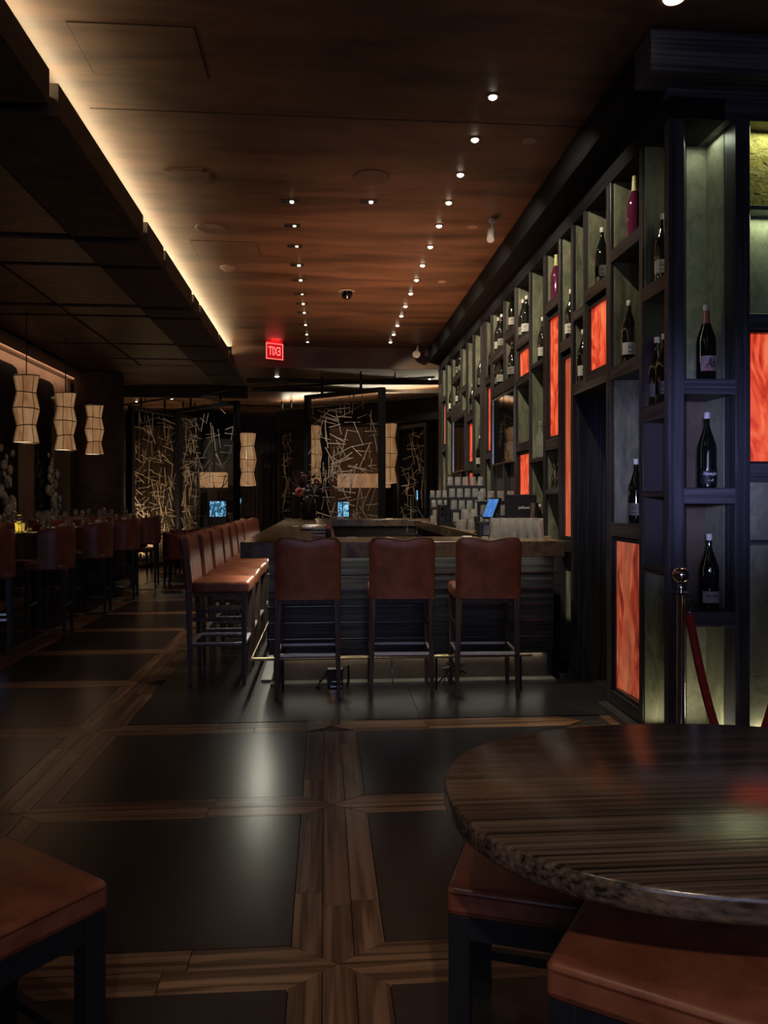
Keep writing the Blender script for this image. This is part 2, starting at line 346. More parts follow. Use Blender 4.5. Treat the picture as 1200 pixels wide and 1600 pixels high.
for i, y in enumerate(YS):
    yb = y + 1.195
    for j, x in enumerate(XS):
        if not lane_x(x, y): continue
        if x > 1 and y > 4.0: continue
        if -0.3 < y < 8 and (-3 < x < 1.9): plank_y(x, y, yb, 3, 1 if y < 5.5 else 0, (True, not (y > 3.3 and x > -0.2)))
        elif y > -0.3 or x > -4.5: box(far_bm, x - 0.14, x + 0.14, y + 0.11, yb - 0.11, -0.012, 0.0)
    for j in range(len(XS) - 1):
        xa, xb = XS[j], XS[j + 1]
        if y > 5 and xa > -1.4: continue
        if -0.2 < y < 8.2 and xa > -3 and xb < 3.0: plank_x(y, xa, xb, 2, 1 if y < 5.5 else 0)
        else: box(far_bm, xa + 0.14, xb - 0.14, y - 0.10, y + 0.10, -0.012, 0.0)
tag(obj('far_plank_strips', far_bm, 'walnut_x', fl), None, None, kind='stuff')
ti = 0
for i, y in enumerate(YS[:-1]):
    for j in range(len(XS) - 1):
        xa, xb = XS[j] + 0.147, XS[j + 1] - 0.147
        if y > 4.6 and XS[j] > -1.4: continue
        cbox('tile', (xa, xb, y + HY + 0.002, y + 1.195 - HY - 0.002, -0.014, 0.0), 'tile', fl)
# plain tiles around and under the bar
for a, b, c, d in [(-1.203, -0.502, 4.79, 8.4), (-0.498, 0.60, 4.79, 8.4), (0.604, 3.2, 4.79, 8.4), (-1.203, -0.502, 8.404, 13), (-0.498, 3.2, 8.404, 13), (-1.203, 3.2, 13.004, 19)]:
    cbox('tile', (a, b, c, d, -0.014, 0.0), 'tile', fl)

# ------------------------------------------------------------------ ceiling
CZ = 3.843
ce = struct(bobj('ceiling', (-6.5, 4.2, -3.2, 12.6, CZ, CZ + 0.1), 'plaster'))
def K(v): return v * 0.9056
def ZK(v): return 1.38 + (v - 1.38) * 0.9056
# seams and access panels: thin plates whose dark shadow gap shows
def ceil_panel(x0, x1, y0, y1, mat='plaster', name='access_panel'):
    bobj('panel_gap', (x0 - 0.006, x1 + 0.006, y0 - 0.006, y1 + 0.006, CZ - 0.0015, CZ + 0.01), 'black', ce)
    return bobj(name, (x0, x1, y0, y1, CZ - 0.004, CZ + 0.01), mat, ce)
ceil_panel(-1.33, -0.685, 4.08, 4.56)
ceil_panel(-1.28, -0.66, 7.45, 7.95)
ceil_panel(0.05, 0.75, 11.2, 11.55)
bobj('ceiling_joint', (-1.48, 1.75, 4.97, 4.978, CZ - 0.002, CZ + 0.01), 'black', ce)
# far ceiling behind, a little lower with loose drifting streaks
fc = struct(bobj('ceiling', (-6.5, 4.2, 12.6, 21, 3.52, 3.62), 'plaster'))
bobj('ceiling_step', (-1.5, 4.2, 12.52, 12.6, 3.50, CZ), 'plaster', fc)
bobj('ceiling_beam', (-1.4, 2.6, 13.9, 14.0, 3.46, 3.53), 'fascia', fc)
bobj('ceiling_beam', (-1.4, 2.6, 15.0, 15.1, 3.46, 3.53), 'fascia', fc)
# dropped soffit of separate boxes on the left, with open slots between them
so = bpy.data.objects.new('trim_1', None); C.objects.link(so); so['kind'] = 'structure'
cuts = [-2.5, (4.26, 4.40), (6.40, 6.55), (7.19, 7.29), (8.69, 8.83), (9.19, 9.30), (10.85, 10.95), (12.0, 12.1), (13.3, 13.4), 14.85]
edges = []
prev = cuts[0]
for cpt in cuts[1:-1]: edges.append((prev, cpt[0])); prev = cpt[1]
edges.append((prev, cuts[-1]))
SZ0, SZ1 = 3.508, 3.69
for k, (a, b) in enumerate(edges):
    bobj('soffit_panel', (-1.545, -1.48, a, b, SZ0, SZ1), 'fascia', so)               # vertical fascia board
    bobj('soffit_panel', (-2.05, -1.55, a, b, SZ0, SZ0 + 0.06), 'fascia', so)
    bobj('soffit_panel', (-2.94, -2.08, a, b, SZ0 + 0.02, SZ0 + 0.08), 'coffer', so)
    bobj('soffit_panel', (-4.05, -2.98, a, b, SZ0 + 0.02, SZ0 + 0.08), 'coffer', so)
bobj('soffit_back', (-4.5, -1.56, -2.5, 14.85, SZ0 + 0.085, SZ0 + 0.12), 'darkwall', so)
for x0, x1 in ((-2.10, -2.04), (-2.99, -2.93)): bobj('soffit_rib', (x0, x1, -2.5, 14.85, SZ0 + 0.05, SZ0 + 0.10), 'black', so)
bobj('soffit_end', (-5.2, -1.48, 14.85, 14.95, 3.30, SZ1), 'fascia', so)

# ------------------------------------------------------------------ left wall, column, end walls
wl = struct(bobj('wall_left', (-4.75, -4.5, -3.2, 14.0, 0, CZ), 'taupe'))
bobj('wall_cap', (-4.5, -4.05, -3.2, 13.9, 3.45, 3.50), 'taupe', wl)
area('wall_cove_light', (-4.30, 8.0, 3.60 - 0.17), (0, math.radians(78), 0), 0.05, 11.5, 26, (1.0, 0.55, 0.32))
k = 1
for (a, b, z1) in [(10.2, 11.60, 3.30), (12.3, 13.1, 3.28), (7.6, 9.3, 3.30)]:
    bm = nb()
    pts = [(a, 0.75), (b, 0.75), (b, z1 - 0.12), (b - 0.06, z1 - 0.03), (b - 0.2, z1), (a + 0.2, z1), (a + 0.06, z1 - 0.03), (a, z1 - 0.12)]
    va = [bm.verts.new((-4.497, y, z)) for y, z in pts]; vb = [bm.verts.new((-4.47, y, z)) for y, z in pts]
    bm.faces.new(va); bm.faces.new(vb[::-1]); bridge(bm, va, vb)
    wn = struct(obj('window_%d' % k, bm, 'smoke')); k += 1
    t = thing('glass_sculpture', ['stack of glass bubbles lit from below, by the window at the left edge', 'stack of glass bubbles lit from below, by the window behind the second pendant lamp', 'stack of glass bubbles by the nearest window, beyond the left edge'][k - 2], 'sculpture', (-4.36, (a + b) / 2, 0))
    for q in range(26):
        t_ = (q / 26) ** 1.4; yy = rnd.uniform(-1, 1) * 0.28 * (1 - 0.55 * t_); zz = 0.98 + t_ * 1.15; rr = rnd.uniform(0.03, 0.075) * (1.15 - 0.7 * t_)
        gb = nb(); lathe(gb, [(rr * math.sin(PI * i / 6 + 0.01), -rr * 1.7 * math.cos(PI * i / 6)) for i in range(7)], 8, (rnd.uniform(-0.03, 0.05), yy, zz), cap=False); obj('bubble', gb, 'firegl', t, smooth=True)
    bobj('sculpture_base', (-0.1, 0.1, -0.3, 0.3, 0, 0.92), 'darkwall', t)
    area('bubble_uplight', (-4.36, (a + b) / 2, 0.9), (PI, 0, 0), 0.12, 0.3, 1.2, (0.95, 1.0, 0.78))
col = struct(nb() and obj('trim_2', (lambda b: (lathe(b, [(0.40, 0), (0.40, 3.5)], 28, (-3.86, 13.5, 0)), b)[1])(nb()), 'fascia', smooth=True))
struct(bobj('wall_back', (-6.5, 4.2, 20.2, 20.4, 0, 3.6), 'darkwall'))
struct(bobj('wall_right', (3.0, 3.1, -3.2, 3.6, 0, CZ), 'darkwall'))
struct(bobj('wall_right_end', (4.1, 4.2, 3.6, 20.2, 0, CZ), 'darkwall')).name = 'wall_far_right'
struct(bobj('wall_rear', (-6.5, 4.2, -3.3, -3.2, 0, CZ), 'darkwall'))
struct(bobj('wall_far_left', (-6.6, -6.5, -3.2, 20.2, 0, CZ), 'darkwall'))

# ------------------------------------------------------------------ bottle wall (built-in shelving)
W = 1.87; DEP = 0.32
bw = thing('bottle_shelving', 'tall built-in dark oak bottle shelving with stone niches and backlit red panels', 'shelving', (W, 4.05, 0))
OFF = Vector((-W, -4.05, 0))
def bwbox(name, d, mat, bevel=0.0):
    x0, x1, y0, y1, z0, z1 = d
    o = cbox(name, d, mat, bw, bevel); o.location = o.location + OFF; return o
TOP = ZK(3.675)
# columns: (key, y_near, y_far, beams [(z0,z1)], filled openings {(z0,z1): material})
cols = [
 ('A', 4.12, 4.41, [(0.0, 0.03), (ZK(.91), ZK(.955)), (ZK(1.39), ZK(1.43)), (ZK(1.875), ZK(1.975)), (ZK(2.66), ZK(2.75))], []),
 ('B', 4.46, 4.92, [(0.0, 0.12), (ZK(1.11), ZK(1.207)), (ZK(2.24), ZK(2.33)), (ZK(3.09), ZK(3.18))], [(0.12, ZK(1.10), 'wave')]),
 ('C', 5.00, 5.415, [(ZK(2.24), ZK(2.35)), (ZK(2.94), ZK(3.03))], [(ZK(2.36), ZK(2.90), 'onyx')]),
 ('D', 5.46, 5.69, [(ZK(2.24), ZK(2.335)), (ZK(2.855), ZK(2.94))], []),
 ('E', 5.74, 6.01, [(0, 0.08), (ZK(.92), ZK(1.02)), (ZK(2.66), ZK(2.755))], [(0.08, ZK(.90), 'stone'), (ZK(1.03), ZK(2.62), 'onyx_tan')]),
 ('F', 6.06, 6.42, [(0, 0.94), (ZK(1.42), ZK(1.46)), (ZK(1.83), ZK(1.925)), (ZK(3.115), ZK(3.21))], [(ZK(1.93), ZK(3.07), 'onyx')]),
 ('G', 6.49, 6.91, [(0, 0.94), (ZK(1.74), ZK(1.78)), (ZK(2.68), ZK(2.72))], []),
 ('H', 6.95, 7.43, [(0, 0.94), (ZK(1.88), ZK(1.97)), (ZK(2.59), ZK(2.65)), (ZK(2.99), ZK(3.09))], [(ZK(1.40), ZK(1.87), 'onyx'), (ZK(2.66), ZK(2.97), 'onyx')]),
 ('I', 7.50, 7.93, [(0, 0.94), (ZK(2.62), ZK(2.74)), (ZK(3.20), ZK(3.30))], [(0.94, ZK(2.62), 'frame')]),
 ('J', 7.97, 8.54, [(0, 0.94), (ZK(2.62), ZK(2.74)), (ZK(3.07), ZK(3.17))], [(0.94, ZK(2.62), 'frame')]),
 ('K', 8.60, 8.89, [(0, 0.94), (ZK(1.88), ZK(1.96)), (ZK(2.84), ZK(2.94))], [(ZK(1.97), ZK(2.82), 'onyx')]),
 ('L', 9.18, 9.59, [(0, 0.94), (ZK(1.72), ZK(1.80)), (ZK(2.79), ZK(2.885))], []),
 ('M', 9.67, 10.07, [(0, 0.94), (ZK(1.78), ZK(1.88)), (ZK(2.5), ZK(2.6))], [(ZK(1.89), ZK(2.48), 'onyx'), (1.3, ZK(1.77), 'onyx')]),
 ('Na', 10.12, 10.50, [(0, 0.94), (ZK(2.62), ZK(2.70)), (ZK(2.98), ZK(3.07))], [(0.94, ZK(2.62), 'frame')]),
 ('Nb', 10.55, 11.31, [(0, 0.94), (ZK(2.62), ZK(2.88)), (ZK(3.25), ZK(3.34))], [(0.94, ZK(2.62), 'frame')]),
 ('O', 11.34, 11.80, [(0, 0.94), (ZK(1.70), ZK(1.78)), (ZK(2.75), ZK(2.84))], []),
 ('P', 11.86, 12.26, [(0, 0.94), (ZK(2.20), ZK(2.30)), (ZK(3.09), ZK(3.17))], [(ZK(2.31), ZK(3.05), 'onyx_tan')]),
]
doorcols = ('C', 'D')
def fill(kind, y0, y1, z0, z1):
    if kind == 'frame':
        bwbox('wood_panel', (W + 0.05, W + 0.09, y0, y1, z0, z1), 'frame'); return
    if kind == 'stone':
        bwbox('stone_panel', (W + 0.05, W + 0.09, y0, y1, z0, z1), 'stone'); return
    f = 0.022
    o = bpy.data.objects.new('light_panel', None); C.objects.link(o); o.parent = bw; o.location = Vector((W + 0.04, (y0 + y1) / 2, (z0 + z1) / 2)) + OFF
    hy = (y1 - y0) / 2; hz = (z1 - z0) / 2
    for d in [(-0.02, 0.03, -hy, -hy + f, -hz, hz), (-0.02, 0.03, hy - f, hy, -hz, hz), (-0.02, 0.03, -hy + f, hy - f, -hz, -hz + f), (-0.02, 0.03, -hy + f, hy - f, hz - f, hz)]:
        bobj('panel_frame', d, 'black', o)
    if kind == 'wave':
        # layered backlit panel: sheets with wavy edges, one behind the other
        bobj('onyx_sheet', (0.018, 0.024, -hy + f, hy - f, -hz + f, hz - f), 'onyx_wave', o)
        for off, x, mt in ((0.02, 0.010, 'onyx_wave2'), (0.30, 0.002, 'onyx_wave'), (0.37, -0.006, 'onyx_wave2')):
            bm = nb(); n = 36; va = []; vb = []
            for i in range(n + 1):
                z = -hz + f + (2 * hz - 2 * f) * i / n
                base = -hy + f + (2 * hy - 2 * f) * (0.50 if off == 0.02 else 0.86 if off == 0.30 else 0.93)
                ye = base + 0.035 * math.sin(z * 9 + off * 17) + 0.018 * math.sin(z * 21 + off * 9)
                ye = min(ye, hy - f - 0.002)
                va.append(bm.verts.new((x, ye, z))); vb.append(bm.verts.new((x, hy - f, z)))
            for i in range(n): bm.faces.new((va[i], vb[i], vb[i + 1], va[i + 1]))
            r = bmesh.ops.extrude_face_region(bm, geom=bm.faces[:])
            for v in r['geom']:
                if isinstance(v, bmesh.types.BMVert): v.co.x += 0.004
            obj('onyx_sheet', bm, mt, o)
    else:
        bobj('onyx_sheet', (0.0, 0.008, -hy + f, hy - f, -hz + f, hz - f), kind, o)
prev_y = None
for i, (key, yn, yf, beams, fills) in enumerate(cols):
    zb = ZK(2.24) if key in doorcols else 0
    # post on the far side of this column
    nxt = cols[i + 1][1] if i + 1 < len(cols) else yf + 0.35
    pz = ZK(2.24) if key == 'C' else 0
    bwbox('post', (W, W + DEP, yf, nxt, pz, TOP), 'frame', 0.002)
    # openings
    allb = sorted(beams); zs = [zb]
    for b0, b1 in allb:
        if key == 'A':
            bm = nb(); prism(bm, [(W + 0.002, yn), (W + 0.088, yn), (2.118, yf), (W + 0.002, yf)], b0, b1); o = obj('shelf', bm, 'frame_y', bw, bevel=0.0015, seg=1); o.location = OFF; continue
        if b1 > zb: bwbox('shelf', (W + 0.002, W + DEP, yn, yf, b0, b1), 'frame_y', 0.0015)
    cur = allb[0][1]
    ops = []
    for b0, b1 in allb[1:]:
        ops.append((cur, b0)); cur = b1
    ops.append((cur, TOP))
    for (z0, z1) in ops:
        f = [q for q in fills if q[0] >= z0 - 0.03 and q[1] <= z1 + 0.03]
        if f:
            for q in f: fill(q[2], yn, yf, max(q[0], z0), min(q[1], z1))
            if (f[0][0] - z0) < 0.06: continue
            z1 = f[0][0]
            if z1 - z0 < 0.1: continue
        if key == 'A': 
            bwbox('stone_panel', (W + 0.012, W + 0.20, yf - 0.008, yf, z0, z1), 'stone' if z0 > 2.4 or z0 < 0.2 else 'darkwall'); continue
        bwbox('stone_panel', (W + 0.025, W + DEP - 0.01, yf - 0.008, yf, z0, z1), 'stone')
        bwbox('stone_panel', (W + 0.025, W + DEP - 0.01, yn, yn + 0.008, z0, z1), 'stone')
bwbox('back_panel', (W + DEP, W + DEP + 0.03, 4.46, 4.99, 0, TOP), 'stone')
bwbox('back_panel', (W + DEP, W + DEP + 0.03, 4.99, 5.70, ZK(2.24), TOP), 'stone')
bwbox('back_panel', (W + DEP, W + DEP + 0.03, 5.70, 12.5, 0, TOP), 'stone')
# corner post, header, crown (near face at y = 4.06)
NF = 4.06
bwbox('post', (W, W + 0.088, NF, 4.12, 0, TOP), 'face', 0.003)
bwbox('header', (W, W + DEP, NF, 12.61, TOP, ZK(3.80)), 'crown_y')
bwbox('header', (W + DEP, 3.0, NF, NF + 0.35, TOP, ZK(3.80)), 'face_x')
bwbox('crown_recess', (W + 0.05, W + DEP, NF + 0.05, 12.61, ZK(3.80), CZ), 'black')
bwbox('crown_recess', (W + DEP, 3.0, NF + 0.05, NF + 0.35, ZK(3.80), CZ), 'black')
bwbox('crown_band', (W - 0.012, 3.0, NF - 0.012, NF + 0.05, ZK(3.80), ZK(3.893)), 'face_x', 0.003)
bwbox('crown_band', (W - 0.012, W + 0.05, NF + 0.052, 12.61, ZK(3.80), ZK(3.893)), 'crown_y', 0.003)
bwbox('crown', (W - 0.18, 3.0, NF - 0.18, NF + 0.03, ZK(3.846), ZK(4.085)), 'face_x', 0.004)
bwbox('crown', (W - 0.18, W + 0.03, NF + 0.032, 12.61, ZK(3.846), ZK(4.085)), 'crown_y', 0.004)
# near face: bay one is an open niche, bay two holds relief, red and stone panels
x1a, x1b = 1.958, 2.249; x2a, x2b = 2.333, 2.93
bwbox('post', (x1b, x2a, NF, NF + 0.12, 0, TOP), 'face', 0.003)
bwbox('post', (x2b, 3.0, NF, NF + 0.35, 0, TOP), 'face', 0.003)
def zf(y): return 1.38 + (779 - y) * 4.193 / 1200
for (ya, yb) in [(615, 591), (787, 762), (981, 957)]:
    bm = nb(); prism(bm, [(x1a, NF + 0.002), (x1b, NF + 0.002), (x1b, NF + 0.32), (2.125, NF + 0.32), (W + 0.102, NF + 0.055)], zf(ya), zf(yb)); o = obj('shelf', bm, 'face_x', bw, bevel=0.002, seg=1); o.location = OFF
bwbox('shelf', (x1a, x1b, NF + 0.01, NF + 0.31, 0, 0.02), 'stone_plain')
# angled divider between the corner bay and the first side bay, stone lining of the corner bay
bm = nb(); prism(bm, [(W + 0.088, 4.12), (W + 0.100, 4.115), (2.135, 4.40), (2.12, 4.41)], 0, TOP)
o = obj('divider_panel', bm, 'frame', bw); o.location = OFF
bwbox('stone_panel', (2.128, x1b + 0.01, NF + 0.325, NF + 0.335, zf(591), TOP), 'stone_plain')
bwbox('stone_panel', (2.128, x1b + 0.01, NF + 0.325, NF + 0.335, zf(981), zf(615)), 'plinth')  # brown stone in the lower bays, their dimness put into the colour
bwbox('stone_panel', (2.128, x1b + 0.01, NF + 0.325, NF + 0.335, 0.02, zf(981)), 'stone_plain')
bwbox('stone_panel', (x1b - 0.002, x1b + 0.006, NF + 0.122, NF + 0.322, 0.02, TOP), 'stone_plain')
bwbox('side_board', (x1b + 0.008, x1b + 0.03, NF + 0.122, NF + 0.34, 0, TOP), 'frame')
for (z0, z1) in [(zf(323), zf(316)), (zf(512), zf(487)), (zf(752), zf(724)), (zf(852), zf(845)), (0, 0.05)]:
    bwbox('rail', (x2a, x2b, NF + 0.005, NF + 0.13, z0, z1), 'face_x', 0.002)
bwbox('relief_panel', (x2a, x2b, NF + 0.118, NF + 0.13, zf(316), TOP), 'stone_plain')
bwbox('stone_panel', (x2a, x2b, NF + 0.118, NF + 0.13, zf(487), zf(323)), 'stone_plain')
bwbox('stone_panel', (x2a, x2b, NF + 0.06, NF + 0.075, zf(845), zf(752)), 'stone_plain')
bwbox('stone_panel', (x2a, x2b, NF + 0.06, NF + 0.075, 0.05, zf(852)), 'stone_plain')
# carved relief: curling raised ridges on the top panel
bm = nb()
for q in range(34):
    cx = rnd.uniform(x2a + 0.04, x2b - 0.06); cz = rnd.uniform(zf(310), TOP - 0.06); r0 = rnd.uniform(0.02, 0.05); a0 = rnd.uniform(0, 6.3); sp = rnd.choice((-1, 1))
    tube(bm, [(cx + (r0 * (1 - 0.13 * i)) * math.cos(a0 + sp * i * 0.75), NF + 0.117, cz + (r0 * (1 - 0.13 * i)) * math.sin(a0 + sp * i * 0.75)) for i in range(6)], 0.008, 5, 0.003)
o = obj('carved_scrollwork', bm, 'relief', bw, smooth=True); o.location = OFF
bwbox('relief_ground', (x2a + 0.002, x2b - 0.002, NF + 0.112, NF + 0.118, zf(315), TOP - 0.002), 'relief')
# big red panel of the near face
o = bpy.data.objects.new('light_panel', None); C.objects.link(o); o.parent = bw; o.location = Vector(((x2a + x2b) / 2, NF + 0.05, (zf(512) + zf(724)) / 2)) + OFF
hx = (x2b - x2a) / 2; hz = (zf(512) - zf(724)) / 2
for d in [(-hx, -hx + 0.012, -0.03, 0.03, -hz, hz), (hx - 0.012, hx, -0.03, 0.03, -hz, hz), (-hx, hx, -0.03, 0.03, hz - 0.014, hz), (-hx, hx, -0.03, 0.03, -hz, -hz + 0.014)]:
    bobj('panel_frame', d, 'exitglow' if False else 'black', o)
bobj('onyx_sheet', (-hx + 0.012, hx - 0.012, 0.012, 0.02, -hz + 0.014, hz - 0.014), 'onyx', o)
# lamps hidden in the shelving
def strip(loc, sx, sy, pw, up, col=(1.0, 0.93, 0.62)):
    area('shelf_light', loc, (PI if up else 0, 0, 0), sx, sy, pw, col)
strip((2.17, NF + 0.2, TOP - 0.01), 0.12, 0.12, 0.35, False, (0.92, 1.0, 0.74))
for (zm, hh, pw_) in ((2.75, 1.2, 1.7), (1.73, 0.35, 0.12), (1.10, 0.30, 0.12)):
    area('shelf_light', (1.985, NF + 0.095, zm), (PI / 2, 0, math.radians(-30)), 0.02, hh, pw_, (0.92, 1.0, 0.74))
strip((2.62, NF + 0.05, TOP - 0.01), 0.5, 0.04, 1.6, False, (0.95, 1.0, 0.5))
strip((2.62, NF + 0.06, zf(323) - 0.01), 0.5, 0.04, 1.3, False, (0.86, 1.0, 0.62))
strip((2.62, NF + 0.03, 0.07), 0.5, 0.03, 0.9, True, (1.0, 0.9, 0.6))
strip((2.14, NF + 0.12, 0.035), 0.2, 0.05, 0.9, True, (1.0, 0.9, 0.6))
o = cbox('lamp_lens', (x2a + 0.005, x2b - 0.2, NF + 0.012, NF + 0.04, 0.051, 0.062), 'ledstrip', bw); o.location = o.location + OFF
strip((W + 0.1, 4.27, 0.05), 0.1, 0.15, 0.5, True)
# doorway into the dark back room
dr = struct(bobj('door_1', (W + 0.70, W + 0.74, 4.9, 5.75, 0, 2.3), 'darkwall'))
bobj('door_jamb', (W + 0.33, W + 0.70, 5.70, 5.74, 0, 2.3), 'black', dr)
bobj('door_jamb', (W + 0.33, W + 0.70, 4.95, 4.99, 0, 2.3), 'black', dr)
bobj('door_lintel', (W + 0.33, W + 0.70, 4.95, 5.74, 2.16, 2.2), 'black', dr)
struct(bobj('baseboard_right', (W - 0.07, W - 0.005, NF - 0.02, 4.97, 0, 0.035), 'frame_y'))
struct(bobj('baseboard_far_right', (W - 0.07, W - 0.005, 5.74, 12.6, 0, 0.035), 'frame_y'))
# television sets in the wall
def tv(y0, y1, z0, z1, label):
    t = thing('television', label, 'television', (W + 0.02, (y0 + y1) / 2, z0))
    hy = (y1 - y0) / 2; h = z1 - z0
    for d in [(-0.03, 0.03, -hy, -hy + 0.014, 0, h), (-0.03, 0.03, hy - 0.014, hy, 0, h), (-0.03, 0.03, -hy + 0.014, hy - 0.014, 0, 0.018), (-0.03, 0.03, -hy + 0.014, hy - 0.014, h - 0.014, h)]:
        bobj('bezel', d, 'steel', t, 0.001)
    bobj('display', (-0.02, 0.028, -hy + 0.014, hy - 0.014, 0.018, h - 0.014), 'screen', t)
tv(7.48, 8.47, ZK(1.785), ZK(2.59), 'larger switched-off television in a thin silver frame on the bottle wall')
tv(10.17, 11.14, ZK(1.79), ZK(2.63), 'smaller far television in silver frame reflecting lamps, near end of bottle wall')

# ------------------------------------------------------------------ bottles
def make_bottle(label, glass='bottle', cap='cap', lab='paper', s=1.0, txt=None, foil=None, lz=(0.055, 0.135), tmat='ink'):
    t = thing('bottle', label, 'bottle'); r = 0.052 * s
    bm = nb(); lathe(bm, [(r * 0.86, 0), (r, 0.008 * s), (r, 0.215 * s), (r * 0.93, 0.245 * s), (r * 0.62, 0.295 * s), (r * 0.36, 0.335 * s), (r * 0.27, 0.36 * s), (r * 0.27, 0.395 * s)], 24)
    obj('bottle_body', bm, glass, t, smooth=True)
    bm = nb(); lathe(bm, [(r * 0.30, 0.388 * s), (r * 0.32, 0.392 * s), (r * 0.32, 0.42 * s), (r * 0.28, 0.424 * s)], 14)
    obj('cap', bm, cap, t, smooth=True)
    if foil:
        bm = nb(); lathe(bm, [(r * 0.50, 0.318 * s), (r * 0.40, 0.335 * s), (r * 0.36, 0.36 * s), (r * 0.36, 0.392 * s)], 16); obj('neck_foil', bm, foil, t, smooth=True)
    if lab:
        bm = nb(); n = 14; a0, a1 = -PI / 2 - 1.05, -PI / 2 + 1.05
        for rr in (0.0,):
            va = [bm.verts.new(((r + 0.0012) * math.cos(a0 + (a1 - a0) * i / n), (r + 0.0012) * math.sin(a0 + (a1 - a0) * i / n), lz[0] * s)) for i in range(n + 1)]
            vb = [bm.verts.new((v.co.x, v.co.y, lz[1] * s)) for v in va]
            for i in range(n): bm.faces.new((va[i], va[i + 1], vb[i + 1], vb[i]))
        r2 = bmesh.ops.solidify(bm, geom=bm.faces[:], thickness=0.0006)
        lo = obj('label', bm, lab, t, smooth=True)
        for tx, size, dz, wd in (txt or [('/~', 0.03, 0.0, 0.03)]):
            me = text_mesh(tx, size * s, 0.0003, 0.3, width=wd * s)
            for v in me.vertices:
                a = -PI / 2 + v.co.x / r; rr = r + 0.0022 + v.co.z
                v.co = (rr * math.cos(a), rr * math.sin(a), (lz[0] + lz[1]) / 2 * s + dz * s + v.co.y)
            me.materials.clear(); me.materials.append(M[tmat])
            q = bpy.data.objects.new('lettering', me); C.objects.link(q); q.parent = lo
    return t
b0 = make_bottle('big black bottle with pink foil neck and Ab label on top corner shelf', cap='cap', lab='paper_pink', s=1.01, foil='pinkfoil', txt=[('Ab', 0.072, 0.0, 0.055)], lz=(0.052, 0.135))
b0.location = (2.133, NF + 0.10, zf(591)); b0.rotation_euler = (0, 0, 0.0)
b1 = make_bottle('big black bottle with white script, middle one on the corner shelves', lab='paper_dk', s=1.0, txt=[('Hizoma Jiro', 0.026, 0.02, 0.075), ('~ A', 0.022, -0.016, 0.03)], lz=(0.02, 0.098), tmat='whiteink')
b1.location = (2.137, NF + 0.10, zf(762)); b1.rotation_euler = (0, 0, -0.12)
b2 = make_bottle('big black bottle with white script label on lowest corner shelf', s=1.0, txt=[('Hizoma Jiro', 0.026, 0.008, 0.075)], lz=(0.042, 0.106))
b2.location = (2.15, NF + 0.10, zf(957)); b2.rotation_euler = (0, 0, -0.12)
proto = make_bottle('black bottle with small white label, inner corner niche, topmost', s=0.95, txt=[('Lz', 0.035, 0.012, 0.03), ('no', 0.02, -0.02, 0.03)])
rose = make_bottle('rose bottle with pale gold neck in the top niche beside the corner', 'rose', 'goldcap', None, 0.92, foil='goldcap')
shelfz = {'A1': ZK(2.75), 'A2': ZK(1.975), 'B1': ZK(3.18), 'B2': ZK(2.33), 'B3': ZK(1.207), 'C1': ZK(3.03), 'D2': ZK(2.335), 'E1': ZK(2.755), 'F1': ZK(3.21), 'G1': ZK(2.72), 'H1': ZK(3.09),
          'I1': ZK(3.30), 'I2': ZK(2.74), 'J1': ZK(3.17), 'J2': ZK(2.74), 'N1': ZK(3.34), 'N2': ZK(2.88), 'M': ZK(2.6), 'L': ZK(2.885), 'L2': ZK(1.80), 'K1': ZK(2.94), 'O': ZK(2.84), 'F3': ZK(1.46)}
proto.location = (W + 0.075, 4.30, shelfz['A1']); proto.rotation_euler = (0, 0, -0.5)
rose.location = (W + 0.065, 4.68, shelfz['B1'])
bl = [('A2', 4.26, 'black bottle on middle corner side niche, right of pair'), ('A2', 4.355, 'thin dark bottle on middle corner side niche, left of pair'),
 ('B2', 4.77, 'lone black bottle with white label, middle niche beside the corner'), ('B3', 4.66, 'black bottle standing just above the layered red panel'),
 ('C1', 5.25, 'black bottle with white label above the square red panel'), ('D2', 5.64, 'dark bottle with cream label left of the square red panel'),
 ('E1', 5.93, 'black bottle with double cream label above the tan strip panel'), ('F1', 6.32, 'rose bottle in the niche above the tall red panel'),
 ('G1', 6.72, 'black bottle with label in the tall niche left of the tall red panel'), ('H1', 7.27, 'right black bottle of the pair over the small orange panel'),
 ('H1', 7.41, 'left black bottle of the pair over the small orange panel'), ('I1', 7.82, 'dark bottle high above the larger television, right upper niche'),
 ('I2', 7.83, 'dark bottle directly above the larger television, right lower niche'), ('J1', 8.31, 'right bottle of the pair in left upper niche over the larger television'),
 ('J1', 8.48, 'left bottle of the pair in left upper niche over the larger television'), ('J2', 8.34, 'right bottle of the pair in left lower niche over the larger television'),
 ('J2', 8.50, 'left bottle of the pair in left lower niche over the larger television'), ('K1', 8.80, 'dark bottle above the narrow red strip left of the larger television'),
 ('L', 9.46, 'dark bottle in the upper niche above the slim column between televisions'), ('L2', 9.50, 'dark bottle in the lower niche just right of the smaller television'),
 ('M', 9.98, 'dark bottle above the red panel beside the smaller television'), ('N1', 10.85, 'right bottle of the pair in top niche over the smaller television'),
 ('N1', 11.05, 'left bottle of the pair in top niche over the smaller television'), ('N2', 10.83, 'right bottle of the pair in lower niche over the smaller television'),
 ('N2', 11.03, 'left bottle of the pair in lower niche over the smaller television'), ('O', 11.64, 'dark bottle near the far end of the bottle wall')]
GRP = 'bottles standing in the niches of the bottle wall'
for t in (proto, rose, b0, b1, b2): t['group'] = GRP
for n_, (sh, y, lab) in enumerate(bl):
    src = rose if 'rose' in lab else proto
    dup(src, (W + 0.065, y, shelfz[sh] + 0.0005), -0.45 + 0.2 * ((n_ * 7) % 3 - 1), lab, GRP)
